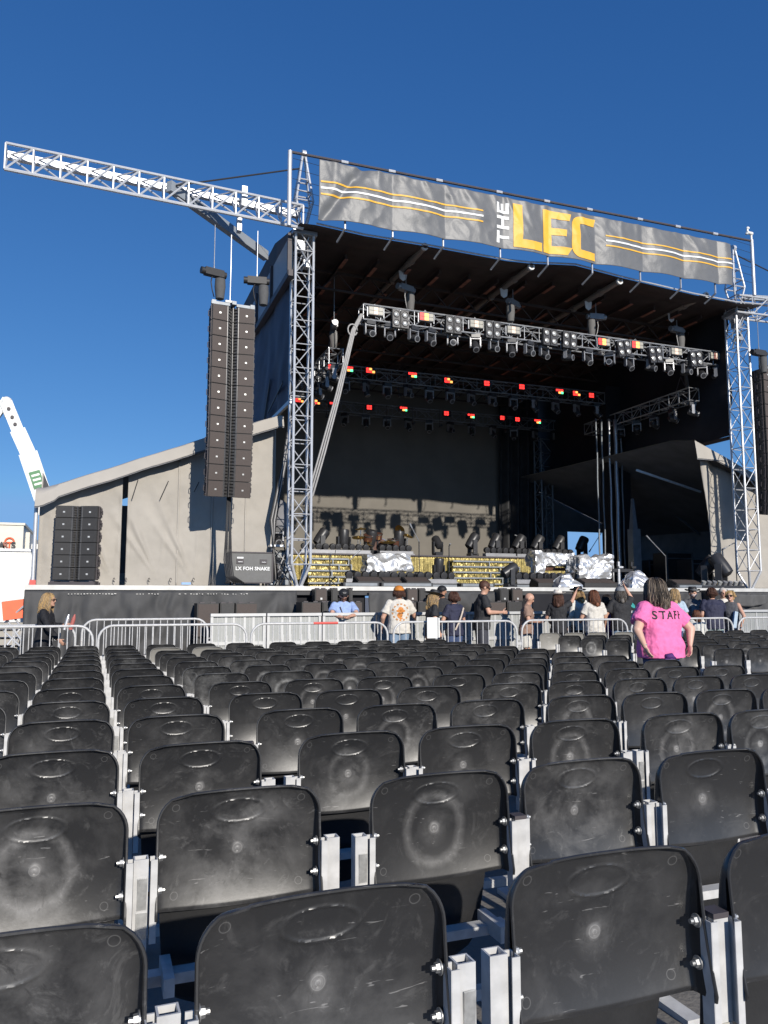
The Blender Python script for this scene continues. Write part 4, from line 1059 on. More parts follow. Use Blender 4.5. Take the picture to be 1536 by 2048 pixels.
def blinder_proto():
    t = thing('blinder_light', 'blinder', 'stage light')
    for s in (-1, 1):
        m = MB(); m.box((s * .125, 0, 0), (.22, .12, .50)); o = m.build('housing', 'fixture', t)
        for z in (-.12, .12):
            k = MB(); k.lathe([(.0, .02), (.05, .015), (.078, .0)], (s * .125, -.062, z), Euler((R(90), 0, 0)).to_matrix(), 16, close=False); k.build('lamp', 'lamp_glass', o, smooth=True)
            k = MB(); k.lathe([(.08, 0), (.095, .012), (.08, .02)], (s * .125, -.062, z), Euler((R(90), 0, 0)).to_matrix(), 16, close=False); k.build('lamp_ring', 'cap_black', o)
    m = MB(); m.box((0, .07, .27), (.4, .04, .04)); m.box((0, .09, 0), (.05, .04, .55)); m.build('bracket', 'alu_dull', t)
    return t
BP = blinder_proto(); bxp = [(800, 639), (906, 650), (985, 660), (1099, 675), (1138, 681), (1247, 697), (1310, 710), (1391, 718)]
for i, (px, py) in enumerate(bxp):
    o = BP if i == 0 else dup(BP, (0, 0, 0)); o['label'] = f'four eyed blinder light, {nth(i + 1, len(bxp))} on the front truss'; o['group'] = 'blinders on the front truss'
    o.location = at(px, py, YT - .30); o.rotation_euler = (0, R(rnd.uniform(-3, 3) + (0 if i < 5 else -9)), 0)
def panel_proto(lit):
    t = thing('strobe_panel', 'panel', 'stage light')
    m = MB(); m.box((0, .06, 0), (.44, .14, .24)); m.build('housing', 'fixture', t)
    cols = ['led_red', 'led_red', 'led_warm', 'led_pale', 'led_pale', 'led_pale'] if lit else ['led_pale', 'led_dim', 'led_pale', 'led_pale', 'led_dim', 'led_pale']
    for k in range(6):
        m = MB(); m.box(((k % 3 - 1) * .135, -.012, (.052 if k < 3 else -.052)), (.125, .01, .092)); m.build('led_block', cols[(k * (2 if lit else 1)) % 6], t)
    m = MB()
    for s in (-1, 1): m.box((s * .235, .05, -.03), (.02, .06, .26))
    m.tube([(-.1, .1, .12), (0, .1, .22), (.1, .1, .12)], .01, 6); m.build('bracket', 'alu_dull', t)
    return t
PL = panel_proto(True); PD = panel_proto(False); used = {True: False, False: False}
pxs = [(752, 622, 0), (853, 634, 1), (953, 648, 0), (1027, 660, 0), (1208, 684, 1), (1275, 690, 1), (1353, 703, 0), (1431, 712, 0)]
for i, (px, py, lit) in enumerate(pxs):
    src = PL if lit else PD; o = src if not used[bool(lit)] else dup(src, (0, 0, 0)); used[bool(lit)] = True
    o['label'] = f"{'glowing red' if lit else 'pale'} strobe panel, {nth(i + 1, len(pxs))} on top of the front truss"; o['group'] = 'strobe panels on the front truss'
    o.location = at(px, py, YT - .27)
for i, (px, py) in enumerate(((812, 577), (1026, 607), (1192, 634), (1354, 660))):
    p = at(px, py, YT + .05); hoist(f'grey chain motor hanging from roof pipe, {nth(i + 1, 4)} of four', p, chain_up=roof_z(p.x) - .1 - p.z, lit='fixture_grey', rot=R((20, -150, 170, 10)[i]))
cbl = thing('cable_bundle', 'pale cable loom slanting from the front truss to stage left', 'cables', (0, 0, 0))
for i in range(3):
    m = MB(); m.tube([at(722 + 2 * i, 628, YT - .3), at(704 + 3 * i, 660, YT - .3), at(672 + 4 * i, 790, YT - .5), at(640 + 5 * i, 905, YT - .6), at(616 + 5 * i, 990, YT - .6), at(606 + 4 * i, 1010, YT - .5)], .026, 6); m.build('cable', 'cable_grey', cbl, smooth=True)
m = MB(); m.tube([at(705, 660, YT - .32) + Vector((.13 * math.cos(a), 0, .16 * math.sin(a))) for a in [k * .5 for k in range(13)]], .022, 6); m.build('coil', 'cable_grey', cbl, smooth=True)
cb2 = thing('cable_bundle', 'dark cables leaning against the left tower foot', 'cables', (0, 0, 0))
for i in range(5):
    m = MB(); m.tube([at(588 - 2 * i, 830, 19.3), at(572 - 2 * i, 930, 19.3), at(552 - 3 * i, 1040, 19.4), at(540 + 4 * i, 1160, 19.4)], .02, 6); m.build('cable', 'cable_grey' if i % 2 else 'cable', cb2, smooth=True)
# mid and rear truss with small red strobes
def dark_truss(label, y, pts, group, word):
    x0, x1 = xat(628, y, 760), xat(1205, y, 760); z = sum(zat(px, py, y) for px, py, *_ in pts) / len(pts)
    t = thing('lighting_truss', label, 'truss', (0, 0, 0)); m = MB(); lattice(m, (x0, y + .1, z - .12), (x1, y + .1, z - .12), .42, .4, .55, .022, .012, up=(0, 0, 1), n=6); m.build('box_truss', 'steel_grey', t)
    for i, (px, py, c) in enumerate(pts):
        p = at(px, py, y - .25); q = thing('strobe_panel', f'small {word} strobe glowing red, {nth(i + 1, len(pts))} on the {label.split()[0]} truss', 'stage light', p, 0, group)
        m = MB(); m.box((0, .06, 0), (.44, .12, .26)); m.build('housing', 'fixture', q)
        for k in range(6):
            mm = {'r': ('led_red', 'led_red', 'fixture', 'led_red', 'led_red', 'fixture'), 'g': ('led_red', 'led_red', 'led_red', 'fixture', 'led_warm', 'led_green'), 'y': ('led_red', 'led_warm', 'fixture', 'led_red', 'led_red', 'led_warm')}[c][k]
            m = MB(); m.box(((k % 3 - 1) * .135, -.012, (.055 if k < 3 else -.055)), (.115, .01, .09)); m.build('led_block', mm, q)
        q.scale = (.78, 1, .8)
    for i in range(13):
        px = 690 + i * 42; x = xat(px, y, 780); o = dup(HP, (x, y, z - .42), R(rnd.uniform(-50, 50)), f'shaded moving head, {nth(i + 1, 13)} under the {label.split()[0]} truss', f'moving heads under the {label.split()[0]} truss')
        for c in o.children:
            if c.name.startswith('lamp_head'): c.rotation_euler = (R(-rnd.uniform(20, 80)), 0, 0)
    return z
dark_truss('middle truss of red strobes deep under the roof', 24.4, [(665, 734, 'r'), (697, 738, 'g'), (741, 741, 'y'), (825, 750, 'g'), (897, 761, 'y'), (976, 767, 'r'), (1046, 774, 'r'), (1119, 783, 'g'), (1153, 787, 'y'), (1185, 791, 'r')], 'red strobes on the middle truss', 'middle')
dark_truss('rear truss of red strobes before the backdrop', 29.0, [(599, 800, 'y'), (632, 804, 'y'), (667, 809, 'g'), (741, 815, 'r'), (807, 818, 'g'), (895, 827, 'r'), (942, 832, 'g'), (1007, 836, 'r'), (1037, 839, 'r'), (1075, 843, 'g')], 'red strobes on the rear truss', 'rear')
spots = [(723, 771), (793, 780), (798, 792), (914, 792), (970, 798), (1040, 803), (654, 833), (826, 847), (880, 852), (942, 857), (1010, 863), (774, 845)]
for i, (px, py) in enumerate(spots):
    p = at(px, py, 28.3 if py > 820 else 25.5); t = thing('pin_spot', f'tiny warm pin spot, {nth(i + 1, len(spots))} counted from the first, in the dark', 'stage light', p, 0, 'pin spots in the dark rig')
    t['label'] = 'tiny pin spot lamp glowing in the dark rig above the stage'
    m = MB(); m.lathe([(.05, .14), (.06, .0), (.055, -.01)], (0, 0, 0), Euler((R(90), 0, 0)).to_matrix(), 12); m.build('can', 'fixture', t)
    m = MB(); m.ell((0, -.02, 0), (.045, .02, .045), n=10, k=5); m.build('lamp', 'lamp_warm', t)
    m = MB(); m.cyl((0, .05, 0), (0, .05, .7), .012, n=6); m.build('hanger', 'cap_black', t)
# side trusses
def side_truss(label, x, z, y0, y1, hoists):
    t = thing('lighting_truss', label, 'truss', (0, 0, 0)); m = MB(); lattice(m, (x, y0, z), (x, y1, z), .42, .4, .5, .024, .013, up=(0, 0, 1), n=6); m.build('box_truss', 'alu_dull', t)
    m = MB(); m.cyl((x, y0 + .3, z + .2), (x, y0 + .6, z + .75), .018, n=6); m.cyl((x, y0 + .9, z + .2), (x, y0 + .6, z + .75), .018, n=6); m.build('sling', 'cap_black', t)
    return t
xs_l = at(672, 712, 20.0).x; zs = at(672, 712, 20.0).z
side_truss('short side truss hanging at stage left behind the tower', xs_l, zs, 20.0, 24.0, 1)
p = at(668, 652, 20.5); hoist('chain motor over the stage left side truss', p, chain_up=roof_z(p.x) - p.z, lit='fixture_grey', rot=R(80), group=None)
for i in range(4):
    o = dup(HP, (xs_l, 20.1 + i * .9, zs - .32), R(70 + 20 * i), f'moving head under the stage left side truss, {nth(i + 1, 4)} from the audience', 'moving heads on the left side truss')
    if i == 0: o['label'] = 'moving head under the stage left side truss, nearest the audience'
xs_r = at(1384, 790, 20.2).x; zs = at(1384, 790, 20.2).z
side_truss('side truss of lamps hanging at stage right', xs_r, zs, 20.1, 26.0, 2)
for (px, py, y, nm) in ((1380, 738, 20.6, 'near'), (1292, 775, 25.2, 'far')):
    p = at(px, py, y); hoist(f'chain motor over the {nm} end of the stage right side truss', p, chain_up=roof_z(p.x) - p.z, lit='fixture_grey' if nm == 'near' else 'cab_dark', rot=R(75), group=None)
for i in range(6):
    o = dup(HP, (xs_r, 20.2 + i * .95, zs - .32), R(60 + 25 * i), f'moving head under the stage right side truss, {nth(i + 1, 6)} from the audience', 'moving heads on the right side truss')
    if i == 0: o['label'] = 'moving head under the stage right side truss, nearest the audience'; 
    if i == 5: o['label'] = 'moving head under the stage right side truss, deepest in the stage'
# ------------------------------------------------------------------ risers and set
def tinsel(x0, x1, z0, z1, y, name, par, m='gold', n=None):
    mb = MB(); W_ = x1 - x0
    mb.sheet(lambda a, b: Vector((x0 + W_ * a, y + .035 * fnz((x0 + W_ * a) * 14, b * .8, 2, 3) + .012 * math.sin((x0 + W_ * a) * 90 + 6 * nz(a * 20, b)), z0 + (z1 - z0) * b)), max(10, int(W_ * 60)), 10, .01)
    return mb.build(name, m, par, smooth=True)
YR = 25.2
rs = thing('riser', 'stage riser faced with gold tinsel curtain and steps', 'stage riser', (0, 0, 0))
zr = zat(740, 1108, YR)
x0, x1 = xat(560, YR), xat(1230, YR); m = MB(); m.box(((x0 + x1) / 2, YR + 2.3, zr - .06), (x1 - x0, 4.5, .10)); m.box(((x0 + x1) / 2, YR + 2.3, (zr + FLOOR) / 2 - .08), (x1 - x0, 4.3, zr - FLOOR - .16)); m.build('deck', 'stage_floor', rs)
tinsel(x0, x1, FLOOR, zr - .02, YR - .06, 'gold_curtain', rs)
m = MB(); m.box(((x0 + x1) / 2, YR - .09, zr - .03), (x1 - x0, .05, .05)); m.build('edge_trim', 'cap_black', rs)
m = MB(); m.box(((x0 + x1) / 2, YR - .10, FLOOR + .06), (x1 - x0, .05, .05)); m.build('kick_rail', 'alu_dull', rs)
def steps(pa, pb, right):
    for k in range(5):
        d_ = .34; y = YR - .1 - d_ * (5 - k) ; ztop = FLOOR + (zr - FLOOR) * (k + 1) / 6
        xa, xb = xat(pa, y), xat(pb, y)
        ins = .18 * (5 - k)
        xa_, xb_ = (xa, xb - .0) if not right else (xa, xb)
        if right: xb_ = xb - .28 * k + .9
        else: xb_ = xb + .1 * (5 - k)
        z0 = FLOOR + (zr - FLOOR) * k / 6
        tinsel(xa_, xb_, z0, ztop - .02, y, 'tread_curtain', rs, 'gold')
        m = MB(); m.box(((xa_ + xb_) / 2, y + .13, ztop - .012), (xb_ - xa_, .44, .05)); m.build('tread', 'steel_grey', rs)
        m = MB(); m.box((xb_, y - .07, (z0 + ztop) / 2), (.04, .02, ztop - z0 - .02)); m.box(((xa_ * (.3 + .1 * (k % 3)) + xb_ * (.7 - .1 * (k % 3))), y - .075, (z0 + ztop) / 2), (.04, .02, ztop - z0 - .02)); m.build('tread_post', 'steel_grey', rs)
steps(616, 690, False); steps(905, 1035, True)
# batten lights: rows of five round lamps on a low bar
def batten_proto():
    t = thing('batten_light', 'batten', 'stage light'); m = MB(); m.box((0, .05, .08), (1.25, .26, .10)); m.box((0, .0, .02), (1.3, .3, .04)); m.build('bar', 'fixture_grey', t)
    for k in range(5):
        m = MB(); x = -.5 + k * .25; m.lathe([(.05, .14), (.105, .12), (.115, .0), (.105, -.04), (.08, -.045)], (x, .04, .24), Euler((R(-80), 0, 0)).to_matrix(), 16); o = m.build('lamp', 'fixture', t, smooth=40)
        m = MB(); m.lathe([(0, -.03), (.06, -.036), (.08, -.03)], (x, .04, .24), Euler((R(-80), 0, 0)).to_matrix(), 14, close=False); m.build('lens', 'lens', o)
    return t
BT = batten_proto(); bl = [(386 / 1, 0)]
bpos = [(395, 0)]
spots_b = [(705, zr, YR + .25), (792, zr, YR + .25), (1000, zr, YR + .25), (1062, zr, YR + .3), (1120, zr, YR + .35), (638, zr, YR + .3),
           (732, FLOOR, 21.6), (805, FLOOR, 21.6), (873, FLOOR, 21.4), (1066, FLOOR, 21.0), (1122, FLOOR, 21.0)]
for i, (px, z, y) in enumerate(spots_b):
    o = BT if i == 0 else dup(BT, (0, 0, 0)); o.location = (xat(px, y, 1110), y, z + (.0 if z > FLOOR + .1 else .16)); s = 1.08
    tier = 'on the gold riser' if z > FLOOR + .1 else 'at the stage front'
    arr = sorted([q[0] for q in spots_b if (q[1] > FLOOR + .1) == (z > FLOOR + .1)])
    o['label'] = f'black batten of five lamps {tier}, {nth(arr.index(px) + 1, len(arr))}'; o['group'] = 'battens of round lamps'
for i, (px, z, y) in enumerate(spots_b):
    if z < FLOOR + .1:
        pl = thing('low_plinth', f'low dark plinth under the front batten, {nth(sorted([q[0] for q in spots_b if q[1] < FLOOR + .1]).index(px) + 1, 5)}', 'plinth', (xat(px, y, 1150), y, FLOOR), 0, 'plinths under the front battens')
        m = MB(); m.box((0, .1, .08), (1.4, .6, .16)); m.build('deck', 'fixture', pl)
        m = MB(); m.box((0, -.215, .08), (1.38, .02, .09)); m.build('fascia', 'steel_grey', pl)
# moving heads standing on the riser (pointing up)
HR = thing('wash_light', 'wash', 'stage light'); m = MB(); m.box((0, 0, .07), (.36, .30, .14)); m.build('base', 'fixture', HR)
m = MB()
for s in (-1, 1): m.box((s * .22, 0, .36), (.05, .16, .5))
m.box((0, 0, .155), (.46, .14, .05))
m.build('yoke', 'fixture', HR); m = MB(); m.lathe([(.08, -.30), (.16, -.26), (.18, -.05), (.185, .22), (.16, .28), (.13, .285)], n=20); o = m.build('lamp_head', 'fixture', HR, smooth=40, loc=(0, 0, .58)); m = MB(); m.lathe([(0, .275), (.12, .28), (.15, .27)], n=18, close=False); m.build('lens', 'lens', o)
hr = [(642, 1097, 35, 1), (687, 1094, 5, 1), (742, 1093, 20, 1), (798, 1096, 8, 1), (875, 1108, -45, 0), (945, 1102, 35, 1), (990, 1104, 30, 1), (1038, 1106, 35, 1), (1075, 1106, 35, 1), (1118, 1106, 35, 1), (1164, 1104, 30, 1), (877, 1160, 10, 2), (1018, 1165, 60, 3)]
for i, (px, py, tl, k) in enumerate(hr):
    o = HR if i == 0 else dup(HR, (0, 0, 0)); y = {1: YR + .9, 0: YR + .5, 2: 22.6, 3: 19.2}[k]; z = {1: zr, 0: zr, 2: FLOOR + .25, 3: FLOOR}[k]
    o.location = (xat(px, y, 1100), y, z); o.rotation_euler = (0, 0, R(90 if tl > 25 else 10)); s_ = 1.05 if k == 1 else .85; o.scale = (s_, s_, s_)
    arr = sorted(q[0] for q in hr if q[3] in (0, 1)); 
    o['label'] = f'black wash light tilted on the riser, {nth(arr.index(px) + 1, len(arr))}' if k < 2 else ('round wash light low on stage centre by the gold steps' if k == 2 else 'round floor lamp at the stage edge right of the gold steps')
    o['group'] = 'wash lights standing on the stage'
    for c in o.children:
        if c.name.startswith('lamp_head'): c.rotation_euler = (R(tl), 0, 0)
# drum kit on the riser
dk = thing('drum_kit', 'drum kit with bronze cymbals on the riser', 'drum kit', (xat(765, YR + .8, 1100), YR + .8, zr))
for (x, y, z, r, h, tx, m_) in ((-.55, 0, .62, .17, .2, 25, 'drum_shell'), (-.15, .1, .7, .17, .2, 20, 'drum_shell'), (.45, .1, .45, .22, .3, 12, 'drum_shell'), (-.02, .3, .3, .30, .4, 90, 'drum_shell')):
    mm = MB(); mm.cyl((0, 0, -h / 2), (0, 0, h / 2), r, n=20); o = mm.build('drum', m_, dk, smooth=40, loc=(x, y, z), rot=(R(tx), 0, 0)); mm = MB(); mm.lathe([(r, h / 2), (r + .015, h / 2), (r + .015, h / 2 - .03), (r, h / 2 - .03)], n=20, close=False); mm.build('hoop', 'drum_chrome', o)
for (x, y, z, r, tx, ty) in ((-.95, -.1, .62, .22, 20, -8), (-.6, -.15, .36, .20, 8, 8), (.12, -.25, .48, .29, 14, -5), (.95, 0, .75, .22, 25, 14), (.75, .2, .95, .2, -30, 55), (-.75, .2, .95, .2, 12, -8)):
    mm = MB(); mm.lathe([(.0, .045), (.04, .04), (.06, .015), (r * .6, .008), (r, -.012), (r, -.016), (.0, .0)], n=24, close=False); o = mm.build('cymbal', 'cymbal', dk, smooth=40, loc=(x, y, z), rot=(R(tx), R(ty), 0)); 
    mm = MB(); mm.cyl((x, y, z), (x, y + .05, .0), .013, n=6); mm.cyl((x, y + .05, .25), (x - .2, y - .1, 0), .01, n=5); mm.cyl((x, y + .05, .25), (x + .2, y - .1, 0), .01, n=5); mm.build('cymbal_stand', 'drum_chrome', dk)
# foil covered boxes and humps
def foil(label, px0, px1, py0, py1, y, d, hump=False, name='foil_cover', z0=None):
    xa, xb = xat(px0, y, py1), xat(px1, y, py1); zb = zat(px0, py1, y) if z0 is None else z0; zt = zat(px0, py0, y); W_ = xb - xa; H_ = zt - zb
    m = MB(); nu, nv = 44, 44; sd = px0 * .01
    bm = bmesh.new(); bmesh.ops.create_cube(bm, size=1.0); bmesh.ops.subdivide_edges(bm, edges=bm.edges[:], cuts=26, use_grid_fill=True)
    for v in bm.verts:
        p = v.co.copy(); t = p.z + .5
        if hump: k = 1 - .75 * t ** 2.2; p.x *= k; p.y *= k; p.z = -.5 + t * (1 - .25 * (p.x * 2) ** 2)
        else:
            fl = 1 + .06 * (1 - t) + .03 * math.sin(p.x * 14) * (1 - t); p.x *= fl; p.y *= fl; p.z += .03 * (1 - abs(p.x)) * (t > .98)
        q = Vector((p.x * W_, p.y * d, p.z * H_))
        def ridge(v_, s_, f_): return abs(noise.noise(v_ * f_ + Vector((s_, s_ * 2, s_ * 3))))
        n_ = Vector((p.x * (abs(v.co.x) > .499), p.y * (abs(v.co.y) > .499), p.z * (abs(v.co.z) > .499)))
        if n_.length < .01: n_ = p
        n_.normalize(); a_ = .20 * ridge(q, sd, 1.7) + .10 * ridge(q, sd + 5, 4.2)
        v.co = q + n_ * (a_ - .08) * (1.0 if not hump else .9)
    me = bpy.data.meshes.new(name); bm.to_mesh(me); bm.free(); me.materials.append(MT['foil']); 
    o = link(name, me, None, ((xa + xb) / 2, y + d / 2, zb + H_ / 2)); tag(o, label, 'foil cover'); return o
kb = foil('crumpled silver foil cover over the drum riser front', 735, 823, 1108, 1142, 22.6, .6)
mm = MB(); p = at(710, 1125, 22.9); bdm = thing('bass_drum', 'bass drum half hidden beside silver foil', 'drum', (xat(750, 22.9, 1130), 22.95, FLOOR + .55)); mm.cyl((0, 0, 0), (0, .4, 0), .33, n=24); mm.build('shell', 'drum_chrome', bdm, smooth=40); mm = MB(); mm.lathe([(.33, 0), (.35, 0), (.35, .04), (.33, .04)], rot=Euler((R(-90), 0, 0)).to_matrix(), n=24, close=False); mm.build('hoop', 'cap_black', bdm)
foil('silver foil cover over a keyboard on the gold riser end', 1072, 1150, 1104, 1132, 22.0, .6)
foil('silver foil drape hanging at the left of the covered keyboard', 1072, 1092, 1106, 1150, 21.9, .35)
foil('large bright foil cover over a desk at stage right', 1160, 1224, 1113, 1158, 20.8, .8)
foil('foil hump low at the stage edge, left of the desk', 1118, 1166, 1149, 1172, 18.9, .6, True, z0=FLOOR)
foil('foil hump at the stage edge behind the pink staffer', 1264, 1310, 1140, 1173, 18.9, .7, True, z0=FLOOR)
# keyboard frame legs, racks, wedges
kbd = thing('keyboard', 'keyboard on legs under foil at stage right', 'keyboard', (xat(1112, 22.1, 1140), 22.1, FLOOR)); mm = MB(); mm.box((0, .2, zat(1112, 1138, 22.1) - FLOOR), (1.15, .35, .1)); mm.build('body', 'drum_shell', kbd)
for s in (-.5, .5): mm = MB(); mm.cyl((s, .2, 0), (s, .2, zat(1112, 1138, 22.1) - FLOOR), .02, n=6); mm.build('leg', 'alu_dull', kbd)
dsk = thing('desk_rack', 'black desk frame with pale clamps right of the foil', 'rack', (xat(1240, 21, 1140), 21.0, FLOOR)); mm = MB(); mm.box((0, .3, .62), (1.1, .5, .10)); mm.box((0, .3, .2), (1.1, .5, .06)); mm.build('shelf', 'fixture', dsk)
for s in (-.5, .0, .5): mm = MB(); mm.box((s, .08, .45), (.07, .07, .9)); mm.box((s + .03, .0, .72), (.16, .06, .06)); mm.build('leg', 'alu_white' if s == .0 else 'fixture', dsk)
def wedge(label, px, y, w_=.7):
    t = thing('stage_monitor', label, 'monitor', (xat(px, y, 1165), y, FLOOR), 0, 'stage monitors along the front'); mm = MB(); mm.prism([(0, 0), (.5, 0), (.5, .16), (.12, .30), (0, .14)], w_, (-w_ / 2, .5, 0), (0, -1, 0), (0, 0, 1)); mm.build('cabinet', 'cab_dark', t)
    mm = MB(); mm.box((0, .16, .225), (w_ * .9, .30, .012), Euler((R(22), 0, 0)).to_matrix()); mm.build('grille', 'cab', t); return t
for i, px in enumerate((742, 792, 838, 1098, 1190, 1215, 1372, 1405)): wedge(f'low black stage monitor, {nth(i + 1, 8)} along the stage front', px, 19.0 + (i % 2) * .3)
def mic(label, px, py_top, y, arm=None, tripod=True, m_='fixture'):
    zt_ = zat(px, py_top, y); t = thing('mic_stand', label, 'microphone stand', (xat(px, y, py_top), y, FLOOR)); h = zt_ - FLOOR
    mm = MB(); mm.cyl((0, 0, .05), (0, 0, h), .018, n=8); mm.build('pole', m_, t)
    if tripod:
        for k in range(3): mm = MB(); a = k * 2.1 + .3; mm.cyl((0, 0, .25), (.32 * math.cos(a), .32 * math.sin(a), .02), .014, n=6); mm.build('leg', m_, t)
    else: mm = MB(); mm.cyl((0, 0, 0), (0, 0, .05), .16, n=16); mm.build('foot', m_, t)
    if arm:
        mm = MB(); e = Vector((xat(arm[0], y, arm[1]) - xat(px, y, py_top), 0, zat(arm[0], arm[1], y) - FLOOR)); mm.cyl((0, 0, h), e, .014, n=6); mm.build('boom_arm', 'alu_dull', t)
        mm = MB(); mm.cyl(e, e + (e - Vector((0, 0, h))).normalized() * .16, .022, .03, n=8); mm.build('microphone', 'alu_dull', t)
    else:
        mm = MB(); mm.cyl((0, 0, h), (.0, -.10, h + .08), .02, .03, n=8); mm.build('microphone', 'alu_dull', t)
    return t
mic('mic stand with boom over the drum riser', 838, 1083, 22.2, (824, 1056)); mic('straight mic stand left of centre on stage', 660, 1113, 21.6); mic('plain mic stand right of the drum kit', 898, 1093, 22.4)
mic('mic stand with long boom arm at stage right', 1331, 1112, 20.5, (1299, 1078)); mic('mic stand in front of the bright doorway', 1205, 1062, 29.0, (1182, 1098)); mic('mic stand in front of the tied back tent panel', 1470, 1085, 19.3, (1452, 1095)); mic('boom stand by the rear gold riser', 1052, 1080, 26.5, (1036, 1073)); mic('dark mic stand near the foil covered drum', 700, 1120, 21.8, (712, 1108))
# cases and lamps in the right wing, stuff behind the left tower
for i, (px0, px1, py0, y, lab) in enumerate(((1335, 1385, 1105, 24.5, 'dark flight case with pale edging in the right wing'), (1300, 1340, 1120, 27, 'dark blue flight case at the back of the right wing'), (1386, 1412, 1118, 22.5, 'tall black case beside the tied back panel'))):
    xa, xb = xat(px0, y, 1150), xat(px1, y, 1150); H_ = zat(px0, py0, y) - FLOOR; t = thing('flight_case', lab, 'flight case', ((xa + xb) / 2, y, FLOOR)); mm = MB(); mm.box((0, .4, H_ / 2), (xb - xa, .8, H_)); mm.build('body', 'fixture', t); mm = MB()
    for s in (-1, 1): mm.box((s * (xb - xa) / 2, 0, H_ / 2), (.05, .04, H_ + .02))
    mm.box((0, 0, H_), (xb - xa + .05, .04, .05)); mm.box((0, -.004, H_ * .85), (xb - xa + .04, .04, .04)); mm.build('edging', 'steel_grey', t)
def follow(label, px, y, py, s_=1.0, tl=-35):
    o = dup(HR, (xat(px, y, py), y, FLOOR), R(30), label, 'large lamps beside the right tower'); o.scale = (s_, s_, s_)
    for c in o.children:
        if c.name.startswith('lamp_head'): c.rotation_euler = (R(tl), 0, 0)
follow('large black lamp on the floor beside the right tower', 1442, 18.9, 1140, 1.25); follow('second large lamp left of the right tower', 1414, 19.4, 1140, 1.2, 40)
lt = thing('floor_bar', 'row of small lamps along the floor by the right tower', 'stage light', (xat(1440, 18.5, 1166), 18.5, FLOOR)); mm = MB(); mm.box((0, 0, .05), (1.6, .3, .10)); mm.build('bar', 'fixture', lt)
for k in range(8): mm = MB(); mm.cyl((-.7 + k * .2, -.05, .10), (-.7 + k * .2, -.12, .22), .06, .07, n=10); mm.build('lamp', 'fixture_grey' if k % 3 else 'lamp_glass', lt)
dr = thing('dimmer_rack', 'jumble of dark racks and cables behind the left tower', 'rack', (xat(562, 20.4, 1150), 20.4, FLOOR)); mm = MB(); mm.box((0, .3, .5), (.6, .6, 1.0)); mm.build('body', 'fixture', dr)
for k in range(5): mm = MB(); mm.box((-.05, -.01, .15 + k * .18), (.5, .02, .13)); o = mm.build('unit', 'steel_grey', dr); mm = MB(); mm.cyl((-.2 + .1 * k, -.02, .15 + k * .18), (-.2 + .1 * k, -.05, .15 + k * .18), .04, n=8); mm.build('knob', 'alu_white', o)
for k in range(6):
    mm = MB(); mm.tube([(rnd.uniform(-.4, .4), -.1, 2.2 - rnd.random()), (rnd.uniform(-.5, .3), -.2, 1.2), (rnd.uniform(-.4, .4), -.25, .5), (rnd.uniform(-.4, .4), -.4, .03)], .02, 6); mm.build('cable', 'cable_grey' if k % 2 else 'cable', dr, smooth=True)
wb = thing('work_bench', 'pale shelf bracket behind the left tower', 'shelf', at(552, 1092, 19.6)); mm = MB(); mm.box((0, 0, 0), (.35, .3, .05)); mm.build('shelf', 'alu_white', wb); mm = MB(); mm.box((-.1, 0, -.5), (.05, .05, .95)); mm.build('leg', 'alu_dull', wb)
for i, (px, py, y) in enumerate(((555, 1060, 20.2), (548, 1120, 20.0))):
    o = dup(HP, at(px, py, y), R(40 * i), ('dark lamp clamped behind the left tower', 'second dark lamp lower behind the left tower')[i], None)
    if 'group' in o: del o['group']
bg_ = thing('tarp_bag', 'grey tarpaulin bag hanging behind the left tower', 'bag', at(560, 1040, 20.4)); mm = MB(); mm.ell((0, 0, 0), (.28, .2, .55), n=16, k=10); mm.v = [tuple(Vector(v) + Vector((.05 * nz(v[0] * 6, v[2] * 5), .05 * nz(v[0] * 5, v[2] * 3, 3), 0))) for v in mm.v]; mm.build('sack', 'tent_inside', bg_, smooth=True)
# long low strips and cable protectors along the stage front
for i, (a, b) in enumerate(((684, 755), (760, 862), (918, 985), (1350, 1420))):
    xa, xb = xat(a, 18.5, 1168), xat(b, 18.5, 1168); t = thing('floor_strip', f'long grey floor strip on the stage lip, {nth(i + 1, 4)}', 'light strip', ((xa + xb) / 2, 18.5, FLOOR), 0, 'floor strips on the stage lip'); mm = MB(); mm.box((0, 0, .06), (xb - xa, .25, .12)); mm.build('body', 'fixture', t); mm = MB(); mm.box((0, -.127, .07), (xb - xa - .1, .01, .07)); mm.build('diffuser', 'steel_grey', t)
